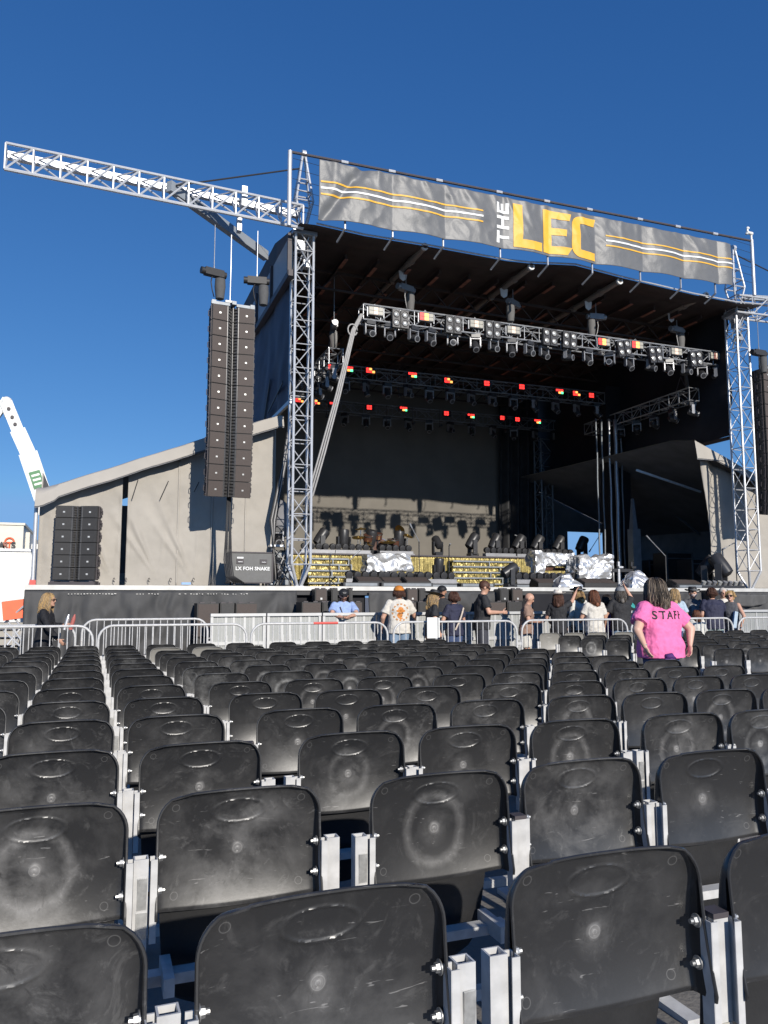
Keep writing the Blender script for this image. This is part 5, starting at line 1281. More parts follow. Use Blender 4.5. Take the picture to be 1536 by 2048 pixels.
# ------------------------------------------------------------------ crowd fences, barricade
def fence(label, xa, ya, xb, yb, h=1.10, zg=None, group='steel crowd fences', red=False):
    a = Vector((xa, ya, gz(ya))); b = Vector((xb, yb, gz(yb))); L = (b - a).length
    t = thing('crowd_fence', label, 'fence', a, math.atan2(yb - ya, xb - xa), group)
    r = .022; c = .24; pts = [(0, 0, .08)]
    pts += [(0, 0, h - c)] + [(c - c * math.cos(R(q)), 0, h - c + c * math.sin(R(q))) for q in (18, 36, 54, 72, 90)]
    pts += [(L - c + c * math.sin(R(q)), 0, h - c + c * math.cos(R(q))) for q in (0, 18, 36, 54, 72, 90)] + [(L, 0, .08)]
    m = MB(); m.tube(pts, r, 10); m.cyl((0, 0, .2), (L, 0, .2), .017, n=8); m.build('frame', 'galv', t, smooth=40)
    n = int(L / .125)
    m = MB()
    for i in range(1, n):
        x = L * i / n; zt = h - .01
        if x < c: zt = h - c + math.sqrt(max(0, c * c - (c - x) ** 2)) 
        if x > L - c: zt = h - c + math.sqrt(max(0, c * c - (x - L + c) ** 2))
        m.cyl((x, 0, .2), (x, 0, zt), .0085, n=6, caps=False)
    o = m.build('bars', 'galv', t)
    for x in (.35, L - .35): m = MB(); m.box((x, 0, .03), (.05, .6, .03)); m.box((x, 0, .12), (.04, .04, .18)); m.build('foot', 'galv', t)
    m = MB(); m.tube([(L + .01, 0, h - .38), (L + .07, 0, h - .38), (L + .07, 0, h - .52), (L + .01, 0, h - .52)], .011, 6); m.box((L + .05, 0, h - .46), (.09, .03, .05)); m.tube([(L + .06, -.01, h - .5), (L + .05, -.02, h - .65), (L + .07, -.02, h - .7)], .006, 5); m.build('hook', 'galv', t)
    if red: m = MB(); m.cyl((L * .44, 0, h), (L * .62, 0, h), .0245, n=10); m.build('tape_wrap', 'red_tape', t)
    return t
YF = 14.15
fx = [(-190, 60), (-60, 187), (198, 494), (503, 775), (787, 1033), (1043, 1254), (1262, 1465), (1476, 1700)]
lab = ['crowd fence at the left edge of the picture', 'crowd fence in front of the woman in black at the far left', 'crowd fence before the black stage skirt on the left', 'crowd fence with red tape on its top rail', 'crowd fence in front of the man in black shirt', 'crowd fence before the pointing woman and white tops', 'crowd fence hidden partly by the pink staffer', 'crowd fence at the right edge before the pale barricade']
for i, ((a, b), l) in enumerate(zip(fx, lab)):
    if i == 0: continue
    ya = YF + (0 if a < 1000 else .2); fence(l, xat(a, ya, 1240), ya, xat(b, ya, 1240), ya, 1.13, red=i == 3)
YF2 = 15.6
fence('rear crowd fence behind the woman in black', xat(-70, YF2, 1240), YF2, xat(152, YF2, 1240), YF2, 1.10, group='steel crowd fences'); fence('rear crowd fence against the black skirt, left of the subwoofers', xat(165, YF2, 1240), YF2 + .1, xat(417, YF2, 1240), YF2 + .1, 1.19)
YBR = 16.3; HB = zat(600, 1226, YBR) - gz(16)
def barricade(label, px0, px1):
    xa, xb = xat(px0, YBR, 1226) + .01, xat(px1, YBR, 1226) - .01; W_ = xb - xa
    t = thing('barricade', label, 'barricade', (xa, YBR, gz(16)), 0, 'pale steel stage barricades')
    m = MB(); m.box((W_ / 2, .02, HB / 2), (W_ - .04, .012, HB - .04)); m.build('panel', 'barricade', t)
    m = MB(); m.box((W_ / 2, .01, HB - .03), (W_, .12, .06)); m.box((W_ / 2, 0, HB * .52), (W_, .045, .07)); m.box((W_ / 2, 0, .05), (W_, .05, .08)); m.box((.03, 0, HB / 2), (.055, .05, HB - .06)); m.box((W_ - .03, 0, HB / 2), (.055, .05, HB - .06)); m.build('frame', 'barricade_frame', t)
    for q in (.28, .42, .62, .78):
        m = MB(); m.box((W_ * q, .008, HB * .77), (.05, .012, HB * .40)); m.box((W_ * (q + .01), .006, HB * .5), (.05, .012, HB * .3)); m.box((W_ * (q + .02), .008, HB * .26), (.05, .012, HB * .42)); m.build('stiffener', 'barricade_frame', t)
    m = MB()
    for i in range(12):
        m.box((W_ * (i + .5) / 12, .010, HB * .5), (.008, .012, HB * .9))
    m.build('seams', 'galv', t)
    m = MB(); m.box((W_ / 2, .55, .02), (W_ - .1, 1.0, .03)); m.beam((.1, .1, HB * .85), (.1, 1.0, .05), .04, .04); m.beam((W_ - .1, .1, HB * .85), (W_ - .1, 1.0, .05), .04, .04); m.build('brace', 'galv', t)
bl_ = ['under the left subwoofers', 'under the leaning guard in blue', 'behind the man in the orange cap', 'behind the two women at the centre', 'behind the man in black shirt', 'behind the bald man', 'behind the pointing woman', 'behind the pink staffer', 'behind the woman in navy', 'at the right edge of the picture']
for i, (a, b) in enumerate(((420, 532), (533, 643), (644, 752), (753, 858), (859, 960), (961, 1062), (1063, 1160), (1161, 1290), (1291, 1415), (1416, 1570))): barricade('pale grey steel barricade ' + bl_[i], a, b)
sg = thing('notice_board', 'blank white board strapped upright to the crowd fence', 'board', (xat(872, YF - .12, 1240), YF - .12, gz(14)))
m = MB(); m.cyl((0, 0, 0), (0, 0, 1.18), .028, n=8); m.build('post', 'barricade_frame', sg); m = MB(); m.box((-.09, -.02, 1.02), (.22, .02, .40)); m.box((.06, .06, 1.02), (.03, .14, .38)); m.build('board', 'white_paint', sg)
# ------------------------------------------------------------------ left background
tr = thing('box_trailer', 'plain white box trailer parked left of the stage', 'trailer', (0, 0, 0)); YT2 = 27.0
x0, x1 = xat(-260, YT2), xat(70, YT2); z1 = zat(30, 1098, YT2)
m = MB(); m.box(((x0 + x1) / 2, YT2 + 1.3, (z1 + .55) / 2), (x1 - x0, 2.5, z1 - .55)); m.build('body', 'white_paint', tr)
m = MB(); m.box(((x0 + x1) / 2, YT2 + .02, z1 - .03), (x1 - x0 + .04, .06, .08)); m.box((x1, YT2 + .02, (z1 + .5) / 2), (.07, .07, z1 - .5)); m.box(((x0 + x1) / 2, YT2 + .02, .52), (x1 - x0 + .04, .06, .12)); m.build('trim', 'alu_white', tr)
for k in range(2):
    m = MB(); x = x1 - 1.6 - k * 1.1; m.cyl((x, YT2 + .1, .25), (x, YT2 + .35, .25), .48, n=24); o = m.build('wheel', 'cap_black', tr); m = MB(); m.cyl((x, YT2 + .08, .25), (x, YT2 + .12, .25), .24, n=16); m.build('rim', 'alu_white', o)
bu = thing('cream_building', 'cream stucco building behind the white trailer', 'building', (0, 0, 0)); yb_ = 60
m = MB(); xa, xb = xat(-300, yb_), xat(41, yb_); zt = zat(20, 1050, yb_); m.box(((xa + xb) / 2, yb_ + 6, zt / 2), (xb - xa, 12, zt)); m.build('wall', 'cream_wall', bu)
m = MB(); xc = xat(52, yb_ + 1); m.box(((xb + xc) / 2, yb_ + 7, zat(46, 1060, yb_) / 2), (xc - xb, 10, zat(46, 1060, yb_))); m.build('side_wall', 'cream_wall', bu)
m = MB(); xd = xat(76, yb_ + 2); m.box(((xc + xd) / 2, yb_ + 8, zat(60, 1081, yb_) / 2), (xd - xc, 8, zat(60, 1081, yb_))); m.build('annex', 'white_paint', bu)
m = MB(); m.box(((xc + xd) / 2, yb_ + 3.96, zat(60, 1094, yb_) - .3), (xd - xc - .2, .06, .8)); m.build('louvre', 'steel_grey', bu)
m = MB(); m.box(((xa + xb) / 2, yb_ + 6, zt + .08), (xb - xa + .2, 12.2, .16)); m.build('parapet', 'cream_wall', bu)
for ch, px, mm in (('A', 3, 'fixture'), ('R', 11, 'rust_beam'), ('T', 19, 'orange'), ('S', 27, 'fixture')):
    p = at(px, 1091, yb_ - .1); text_mesh('wall_letter', ch, .62, mm, .05, bu, Matrix.Translation(p) @ Matrix.Rotation(R(90), 4, 'X'), bold=.02)
m = MB(); p = at(19, 1084, yb_ - .08); m.tube([p + Vector((.28 * math.cos(R(q)), 0, .28 * math.sin(R(q)))) for q in range(0, 181, 15)], .06, 6); m.build('wall_arch', 'orange', bu)
lf = thing('boom_lift', 'white telescopic boom lift rising behind the left tent', 'boom lift', (0, 0, 0)); yl = 24.5
def seg(a, b, w_, nm, mm='white_paint', par=lf):
    m = MB(); m.beam(a, b, w_, w_ * 1.1); return m.build(nm, mm, par)
pA, pB, pC, pD = at(88, 1000, yl), at(57, 908, yl), at(36, 862, yl), at(13, 806, yl)
base_ = pA + (pA - pB) * 1.6
o1 = seg(base_, pB, .46, 'boom_section'); seg(pB, pC, .38, 'boom_section'); seg(pC, pD, .30, 'boom_section')
seg(pD + Vector((0, 0, .1)), at(-40, 880, yl), .2, 'jib'); 
m = MB(); m.ell(pD, (.17, .17, .19)); m.box(pD + Vector((.06, 0, -.22)), (.30, .28, .34), Euler((0, R(-22), 0)).to_matrix()); m.build('knuckle', 'white_paint', lf, smooth=True)
dirv = (pB - pA).normalized(); 
m = MB(); q = pA + (pB - pA) * .42; rot_ = dirv.to_track_quat('Z', 'Y').to_matrix(); m.box(q + Vector((0, -.27, 0)), (.02, .02, .02)); m.v = []; m.f = []; m.m = []
perp = Vector((dirv.z, 0, -dirv.x)); n0 = q + Vector((0, -.262, 0)); hw_, hh2 = .15, .25
m.add([n0 + perp * sx * hw_ + dirv * sz * hh2 for sx, sz in ((-1, -1), (1, -1), (1, 1), (-1, 1))] + [n0 + Vector((0, .01, 0)) + perp * sx * hw_ + dirv * sz * hh2 for sx, sz in ((-1, -1), (1, -1), (1, 1), (-1, 1))], [(0, 1, 2, 3), (7, 6, 5, 4), (0, 4, 5, 1), (1, 5, 6, 2), (2, 6, 7, 3), (3, 7, 4, 0)]); o = m.build('decal', 'green_mark', o1)
m = MB()
for k in range(3):
    c = n0 + Vector((0, -.004, 0)) + dirv * (.13 - .13 * k); m.add([c + perp * sx * .11 + dirv * sz * .03 for sx, sz in ((-1, -1), (1, -1), (1, 1), (-1, 1))], [(0, 1, 2, 3)])
m.build('decal_lines', 'white_paint', o)
m = MB()
for f_ in (.2, .45, .75):
    c = pC + (pD - pC) * f_ + Vector((0, -.17, 0)); m.cyl(c, c + Vector((0, -.02, 0)), .05, n=10)
m.build('port', 'cap_black', lf)
m = MB(); m.box(base_ + Vector((.6, 0, -.6)), (2.4, 1.6, 1.2)); m.build('turret', 'white_paint', lf)
for sx in (-1, 1):
    for sy in (-.7, .7): m = MB(); m.cyl((base_.x + .6 + sx, yl + sy - .15, gz(20) + .45), (base_.x + .6 + sx, yl + sy + .15, gz(20) + .45), .45, n=20); m.build('wheel', 'cap_black', lf)
m = MB(); m.box((base_.x + .6, yl, (gz(20) + base_.z - .9) / 2), (2.6, 1.5, base_.z - .9 - gz(20) - .3)); m.build('chassis', 'steel_grey', lf)
# folding orange seat on aluminium legs beside the stage
oc = thing('folding_chair', 'orange backed folding frame with crossed aluminium legs left of stage', 'folding chair', (0, 0, 0)); yo = 18.3
m = MB(); c0 = at(32, 1219, yo); m.box(c0, (.52, .05, .40), Euler((R(-10), R(-8), 0)).to_matrix()); m.build('back_panel', 'orange', oc)
for (a, b) in (((10, 1245), (48, 1212)), ((14, 1240), (44, 1282)), ((26, 1232), (48, 1262)), ((46, 1250), (14, 1290)), ((8, 1262), (40, 1292)), ((44, 1268), (20, 1298))):
    m = MB(); m.cyl(at(a[0], a[1], yo + .1), at(b[0], b[1], yo - .1), .022, n=8); m.build('leg', 'alu_white', oc, smooth=40)
cr = thing('timber_stack', 'pale timber stack by the white trailer', 'timber', (xat(20, 22, 1270), 22.0, gz(20)))
for k in range(5): m = MB(); m.box((rnd.uniform(-.2, .2), 0, .1 + k * .2), (3.6, .8, .14)); m.build('plank', 'tent_roof', cr); m = MB(); m.box((.9, 0, .19 + k * .2), (.15, .8, .07)); m.build('batten', 'rust_beam', cr)
# ------------------------------------------------------------------ people
def pm(k, col, rough=.75, **kw):
    if k not in MT: defm(k, col, rough, **kw)
    return k
for k, c in (('tee_white', (.66, .62, .55)), ('tee_black', (.026, .026, .029)), ('tee_navy', (.028, .03, .062)), ('tee_brown', (.30, .19, .14)), ('shirt_blue', (.33, .44, .72)), ('shirt_pink', (.88, .19, .43)),
             ('cloth_purple', (.09, .03, .17)), ('jeans', (.055, .085, .18)), ('jeans_pale', (.22, .31, .43)), ('pants_tan', (.52, .27, .12)), ('shorts_dark', (.05, .052, .065)), ('shorts_white', (.68, .65, .58)), ('mint', (.45, .58, .58)),
             ('lace_white', (.66, .65, .60)), ('light_blue', (.42, .52, .62)), ('tank_grey', (.10, .10, .11)), ('cardigan', (.013, .013, .016))):
    pm(k, c, .8, var=.10, scale=14, bump=.25, bscale=45)
for k, c in (('hair_blond', (.48, .31, .13)), ('hair_dark', (.022, .014, .010)), ('hair_red', (.20, .065, .025)), ('hair_brown', (.085, .035, .02)), ('hair_grey', (.14, .125, .11)), ('hair_mixed', (.055, .040, .028)), ('hair_white', (.55, .5, .44)), ('hair_streak', (.26, .20, .145)), ('hat_black', (.018, .018, .02)), ('hat_white', (.72, .66, .58)), ('cap_orange', (.62, .22, .03)), ('cap_grey', (.22, .23, .24)), ('eye_dark', (.02, .015, .012)), ('lip', (.45, .13, .11)), ('glasses', (.012, .012, .014)), ('teal', (.05, .35, .33)), ('strap_pale', (.6, .5, .4)), ('mask_pale', (.62, .5, .46))):
    pm(k, c, .6, var=.25 if 'hair' in k else .08, scale=40 if 'hair' in k else 14)
PEOPLE = []
class Fig:
    """joins tapered limbs, spheres and rings; a voxel remesh then makes them one continuous skin"""
    def __init__(s, voxel): s.mb = MB(); s.voxel = voxel
    def limb(s, a, b, r0, r1, flat0=False, flat1=False):
        a = Vector(a); b = Vector(b); s.mb.cyl(a, b, r0, r1, n=14)
        if not flat0: s.mb.ell(a, r0, n=12, k=4, zmin=-1) if False else s.ball(a, r0)
        if not flat1: s.ball(b, r1)
        return s
    def ball(s, c, r, rot=None):
        r = r if hasattr(r, '__len__') else (r, r, r); m = MB(); n = 14; k = 10; c = Vector(c); vs = []; fs = []
        for i in range(1, k):
            ph = -math.pi / 2 + math.pi * i / k
            for j in range(n):
                t = 2 * math.pi * j / n; v = Vector((r[0] * math.cos(ph) * math.cos(t), r[1] * math.cos(ph) * math.sin(t), r[2] * math.sin(ph)))
                vs.append(c + (rot @ v if rot is not None else v))
        lo = len(vs); vs += [c + (rot @ Vector((0, 0, -r[2])) if rot is not None else Vector((0, 0, -r[2]))), c + (rot @ Vector((0, 0, r[2])) if rot is not None else Vector((0, 0, r[2])))]
        for i in range(k - 2):
            for j in range(n): fs.append((i * n + j, i * n + (j + 1) % n, (i + 1) * n + (j + 1) % n, (i + 1) * n + j))
        for j in range(n): fs.append((lo, (j + 1) % n, j)); fs.append((lo + 1, (k - 2) * n + j, (k - 2) * n + (j + 1) % n))
        s.mb.add(vs, fs); return s
    def loft(s, rings, n=20):
        """rings: (centre, rx, ry) stacked upwards, facing +Y"""
        vs = []; fs = []
        for c, rx, ry in rings:
            c = Vector(c)
            for j in range(n):
                t = 2 * math.pi * j / n; ct, st = math.cos(t), math.sin(t); p = .85
                vs.append(c + Vector((rx * math.copysign(abs(ct) ** p, ct), ry * math.copysign(abs(st) ** p, st), 0)))
        k = len(rings)
        for i in range(k - 1):
            for j in range(n): fs.append((i * n + j, i * n + (j + 1) % n, (i + 1) * n + (j + 1) % n, (i + 1) * n + j))
        fs += [tuple(reversed(range(n))), tuple(range((k - 1) * n, k * n))]
        s.mb.add(vs, fs); return s
    def build(s, name, m, par, smooth_it=6):
        me = s.mb.mesh(name, m, smooth=True); o = link(name, me, par)
        r = o.modifiers.new('skin', 'REMESH'); r.mode = 'VOXEL'; r.voxel_size = s.voxel; r.use_smooth_shade = True
        q = o.modifiers.new('soft', 'SMOOTH'); q.iterations = smooth_it; q.factor = .5
        PEOPLE.append(o); return o
def hair_strands(par, m, root_fn, n, length, rad, rs, wave=.02, name='hair', back=(0, -.04, 0), m2=None):
    mb = MB()
    for i in range(n):
        a = root_fn(rs); L = length * rs.uniform(.7, 1.08); ph = rs.uniform(0, 6); k = 7; pts = []; outw = Vector((a[1].x, a[1].y, 0))
        for j in range(k):
            t = j / (k - 1); p = a[0] + outw * (.026 * math.sin(min(1, t * 2.2) * math.pi / 2)) + Vector(back) * t + Vector((0, 0, -L * t ** 1.15 + .01 * (t < .1)))
            p += Vector((wave * math.sin(ph + t * 7), wave * math.cos(ph * 1.3 + t * 6), 0)) * t
            pts.append(p)
        mb.tube(pts, [rad * (.7 + .5 * math.sin(math.pi * min(1, .25 + q / k))) * (1 if q < k - 1 else .25) for q in range(k)], 5, mi=1 if (m2 and rs.random() < .4) else 0)
    return mb.build(name, [m, m2] if m2 else m, par, smooth=True)

def person(label, px, Y, top, face, skin='skin', shirt=None, sleeve='short', pants=None, short=False, hair=None, hairlen=.0, hat=None, build=1.0, la=None, ra=None, lean=0, head_pitch=0, head_yaw=0, glasses=False, beard=False, voxel=.011, female=False, seated=False, hairm2=None, tuck=False, tall=None, extra=None, z0=None, shoes='tee_black', mirror=False, skirtlen=None, hs=1.0):
    """face: heading in degrees, 0 looks to the stage, 180 to the camera, 90 to the left of the picture, -90 to the right.
    la / ra: (elbow, wrist) in body space, x right, y forward, z up, as shares of the height, measured from the ground"""
    rs = random.Random(hash(label) % 1000 if False else sum(map(ord, label)))
    g = gz(Y) if z0 is None else z0; x = xat(px, Y, 1200); zt = zat(px, top, Y); H = tall if tall else (zt - g)
    t = thing('person', label, 'person', (x, Y, g), R(face))
    hd = H * (.0 if not hat else .015); Hb = H - hd
    S = lambda v: Vector(v) * Hb
    L = R(lean)
    def ln(p):                                       # bend the upper body forward at the hips
        p = Vector(p); hp = Vector((0, 0, .52)); q = p - hp
        if q.z < 0: return p * Hb
        c, s_ = math.cos(L), math.sin(L); return (hp + Vector((q.x, q.y * c + q.z * s_, q.z * c - q.y * s_))) * Hb
    sw = (.080 if female else .092) * (.5 + .5 * build); hw = .052 * (1 + .3 * (build - 1)); bw = build
    hipz = .50
    if seated:
        pass
    la = la or ((-.145, -.015, .645), (-.152, .05, .49)); ra = ra or ((.145, -.015, .645), (.152, .05, .49))
    shL, shR = ln((-sw - .012, 0, .805)), ln((sw + .012, 0, .805))
    eL, wL = ln(la[0]), ln(la[1]); eR, wR = ln(ra[0]), ln(ra[1])
    # ---- body
    B = Fig(voxel)
    torso = [((0, .0, .475), .072 * bw, .062 * bw), ((0, .0, .53), .092 * bw, .068 * bw), ((0, .005, .60), .080 * bw, .058 * bw), ((0, .005, .70), .090 * bw, .064 * bw), ((0, .0, .775), .100 * (.5 + .5 * bw), .058 * bw), ((0, -.004, .815), .085, .045), ((0, -.005, .845), .04, .035)]
    B.loft([(ln(c), rx * Hb, ry * Hb) for c, rx, ry in torso])
    neck0, neck1 = ln((0, -.004, .82)), ln((0, .010, .885)); B.limb(neck0, neck1, .036 * Hb, .032 * Hb)
    hc = ln((0, .016, .932)); Hr = Matrix.Rotation(R(head_yaw), 3, 'Z') @ Matrix.Rotation(L * -.6 - R(head_pitch), 3, 'X')
    hsz = .066 * Hb * hs
    HP_ = lambda v: hc + Hr @ (Vector(v) * hsz)
    B.ball(HP_((0, -.08, .12)), (hsz * .80, hsz * .98, hsz * .92), Hr); B.ball(HP_((0, .22, -.42)), (hsz * .56, hsz * .62, hsz * .62), Hr); B.limb(HP_((0, .2, -.5)), neck1 * .5 + neck0 * .5, hsz * .42, hsz * .5)
    B.ball(HP_((0, .90, -.12)), (hsz * .14, hsz * .22, hsz * .2), Hr); B.ball(HP_((0, .70, -.78)), (hsz * .3, hsz * .2, hsz * .2), Hr)
    for s in (-1, 1): B.ball(HP_((s * .80, -.05, -.12)), (hsz * .10, hsz * .2, hsz * .28), Hr)
    kn, an_ = {}, {}
    for s in (-1, 1):
        hip = S((s * hw, 0, hipz)); 
        if seated: knee = S((s * .07, .24, .47)); ank = S((s * .07, .25, .20))
        else: knee = S((s * .057 * (.6 + .4 * bw), .012, .285)); ank = S((s * .06, -.01, .045))
        kn[s], an_[s] = knee, ank
        B.limb(hip, knee, .056 * Hb * (.4 + .6 * bw), .036 * Hb); B.limb(knee, ank, .034 * Hb, .021 * Hb); B.ball(S((0, 0, 0)) + (ank + knee * 2) / 3 + Vector((0, -.012 * Hb, 0)), (.033 * Hb, .036 * Hb, .06 * Hb))
        B.limb(ank + Vector((0, -.015, -.02)) * Hb, ank + Vector((s * .01, .085, -.028)) * Hb, .020 * Hb, .016 * Hb)
    aw = (.5 + .5 * bw)
    for sh, e, w_, s in ((shL, eL, wL, -1), (shR, eR, wR, 1)):
        B.limb(sh, e, .033 * Hb * aw, .025 * Hb * aw); B.limb(e, w_, .026 * Hb * aw, .0165 * Hb)
        d = (w_ - e).normalized(); ref = Vector((0, 1, 0)) if abs(d.y) < .85 else Vector((0, 0, 1)); sidev = d.cross(Vector((s, 0, 0.01))); sidev = (ref - d * ref.dot(d)).normalized(); nrm = d.cross(sidev).normalized()
        palm = w_ + d * .028 * Hb
        q = Matrix((sidev, nrm, d)).transposed(); B.ball(palm, (.0235 * Hb, .010 * Hb, .030 * Hb), q)
        for k, (off, ln_) in enumerate(((-.016, .036), (-.0055, .043), (.0055, .040), (.016, .031))):
            b0 = palm + sidev * off * Hb + d * .02 * Hb; b1 = b0 + d * ln_ * .55 * Hb + nrm * s * -.004 * Hb + sidev * off * .2 * Hb; b2 = b1 + d * ln_ * .5 * Hb + nrm * s * -.012 * Hb
            rf = max(.0052 * Hb, voxel * .62); B.limb(b0, b1, rf, rf * .95); B.limb(b1, b2, rf * .95, rf * .8)
        b0 = w_ + d * .014 * Hb + sidev * .016 * Hb; b1 = b0 + d * .018 * Hb + sidev * .022 * Hb; b2 = b1 + d * .022 * Hb + sidev * .008 * Hb; rf = max(.0060 * Hb, voxel * .62); B.limb(b0, b1, rf, rf); B.limb(b1, b2, rf, rf * .85)
    body = B.build('body', skin, t, 5)
    # ---- face details
    for s in (-1, 1):
        m = MB(); m.ell(HP_((s * .33, .80, .10)), (hsz * .12, hsz * .06, hsz * .08), Hr, n=8, k=6); m.build('eye', 'eye_dark', t, smooth=True)
        m = MB(); m.tube([HP_((s * .18, .86, .27)), HP_((s * .34, .86, .32)), HP_((s * .52, .74, .26))], hsz * .045, 5); m.build('eyebrow', hair or 'hair_brown', t)
    m = MB(); m.tube([HP_((-.2, .80, -.52)), HP_((0, .86, -.50)), HP_((.2, .80, -.52))], hsz * .05, 5); m.build('mouth', 'lip', t)
    if glasses:
        m = MB()
        for s in (-1, 1): m.ell(HP_((s * .36, .90, .06)), (hsz * .28, hsz * .06, hsz * .2), Hr, n=10, k=6); m.tube([HP_((s * .6, .84, .1)), HP_((s * .84, .1, .08))], hsz * .05, 5)
        m.tube([HP_((-.1, .95, .1)), HP_((.1, .95, .1))], hsz * .05, 5); m.build('glasses', 'glasses', t)
    if beard:
        F_ = Fig(voxel); F_.ball(HP_((0, .36, -.62)), (hsz * .58, hsz * .58, hsz * .48), Hr); F_.build('beard', hair or 'hair_grey', t)
    # ---- clothes
    if shirt:
        C = Fig(voxel); f = 1.14 if not female else 1.10; hem = .455 if not tuck else .50
        tr_ = [((0, .0, hem), .098 * bw * f, .075 * bw * f), ((0, .0, .54), .098 * bw * f, .075 * bw * f), ((0, .005, .60), .090 * bw * f, .068 * bw * f), ((0, .005, .70), .094 * bw * f, .070 * bw * f), ((0, .0, .775), .108 * (.5 + .5 * bw) * f, .064 * bw * f), ((0, -.003, .822), .098, .050), ((0, -.006, .852), .046, .044)]
        C.loft([(ln(c), rx * Hb, ry * Hb) for c, rx, ry in tr_])
        for sh, e, w_ in ((shL, eL, wL), (shR, eR, wR)):
            r_ = .039 * Hb * aw
            if sleeve == 'short': C.limb(sh, sh + (e - sh) * .72, r_, r_ * 1.22, flat1=True)
            elif sleeve == 'long': C.limb(sh, e, r_, r_ * .82); C.limb(e, e + (w_ - e) * .92, r_ * .82, .026 * Hb, flat1=True)
            elif sleeve == 'none': C.ball(sh - Vector((math.copysign(.03 * Hb, sh.x), 0, .0)), r_ * .8)
        sh_o = C.build('shirt', shirt, t, 4)
        tex = bpy.data.textures.get('cloth_folds') or bpy.data.textures.new('cloth_folds', 'CLOUDS'); tex.noise_scale = .11; tex.noise_depth = 2
        dm = sh_o.modifiers.new('folds', 'DISPLACE'); dm.texture = tex; dm.strength = .036; dm.texture_coords = 'LOCAL'
    if pants:
        C = Fig(voxel); C.loft([(S((0, 0, .455)), .088 * bw * Hb, .070 * bw * Hb), (S((0, 0, .50)), .094 * bw * Hb, .072 * bw * Hb), (S((0, 0, .555)), .088 * bw * Hb, .066 * bw * Hb)])
        for s in (-1, 1):
            hip = S((s * hw, 0, hipz - .01)); r_ = .064 * Hb * (.4 + .6 * bw)
            if short: C.limb(hip, hip + (kn[s] - hip) * .95, r_, r_ * .92, flat1=True)
            else: C.limb(hip, kn[s], r_, .047 * Hb); C.limb(kn[s], kn[s] + (an_[s] - kn[s]) * .97, .047 * Hb, .037 * Hb, flat1=True)
        C.build('shorts' if short else 'trousers', pants, t, 4)
    for s in (-1, 1):
        C = Fig(voxel); a = an_[s]; C.limb(a + Vector((0, -.022, -.018)) * Hb, a + Vector((s * .01, .10, -.024)) * Hb, .027 * Hb, .022 * Hb); C.limb(a, a + Vector((0, -.015, -.01)) * Hb, .028 * Hb, .028 * Hb); C.build('shoe', shoes, t, 3)
    # ---- hair and hats
    if hair:
        C = Fig(voxel * .9); C.ball(HP_((0, -.16, .16 if hat else .22)), (hsz * (.84 if hat else .90), hsz * (.95 if hat else 1.00), hsz * (.80 if hat else .92)), Hr)
        if hairlen > .02: C.ball(HP_((0, -.42, -.2)), (hsz * .86, hsz * .72, hsz * .95), Hr)
        if hairlen > .08:
            e_ = Vector((0, -.075 * Hb, -.0)) + ln((0, 0, .92)) + Vector((0, 0, -hairlen * Hb * .72)); C.limb(HP_((0, -.5, -.3)), e_, hsz * .66, hsz * .42); C.ball(HP_((-.5, -.4, -.8)), (hsz * .34, hsz * .36, hsz * .8), Hr); C.ball(HP_((.5, -.4, -.8)), (hsz * .34, hsz * .36, hsz * .8), Hr)
        C.build('hair', hair, t, 4)
        def root(q):
            a = q.uniform(-2.5, 2.5) + math.pi; v = Vector((math.sin(a) * -.9, math.cos(a) * .98, 0)); el = q.uniform(-.1, .75)
            pos = HP_((v.x * math.cos(el) * 1.0, v.y * math.cos(el) - .12, .15 + .8 * math.sin(el))); return pos, Hr @ v * 1.0
        n_ = 0 if hairlen <= 0 else int(200 + 1500 * hairlen)
        def path(q):
            a = q.uniform(-2.35, 2.35) + math.pi; e0 = q.uniform(-.15, .12) if hat else q.uniform(.15, 1.45); k = 9; pts = []; L_ = hairlen * Hb * q.uniform(.65, 1.08); ph = q.uniform(0, 6); fl = q.uniform(.92, 1.06)
            for j in range(5):
                el = e0 * (1 - j / 4); pts.append(HP_((math.sin(a) * -.95 * math.cos(el) * fl, math.cos(a) * 1.06 * math.cos(el) * fl - .16, .20 + .97 * math.sin(el) * fl)))
            o_ = Hr @ Vector((math.sin(a) * -1, math.cos(a), 0)); b_ = pts[-1]
            for j in range(1, 8):
                s_ = j / 7; pts.append(b_ + o_ * (.012 * math.sin(s_ * 3)) + Vector((0, -.035, 0)) * s_ + Vector((.016 * math.sin(ph + s_ * 6), .014 * math.cos(ph * 1.3 + s_ * 5), 0)) * s_ + Vector((0, 0, -L_ * s_)))
            return pts
        if n_:
            hm_ = MB()
            for _ in range(n_):
                pp = path(rs); r0 = .0034; hm_.tube(pp, [r0] * (len(pp) - 2) + [r0 * .7, r0 * .15], 4, mi=1 if (hairm2 and rs.random() < .4) else 0)
            hm_.build('hair_lengths', [hair, hairm2] if hairm2 else hair, t, smooth=True)
        if False: hair_strands(t, hair, root, n_, hairlen * Hb, (.0036 if hairlen > .04 else .003), rs, wave=.014, name='hair_lengths', m2=hairm2)
    elif not hat and False: pass
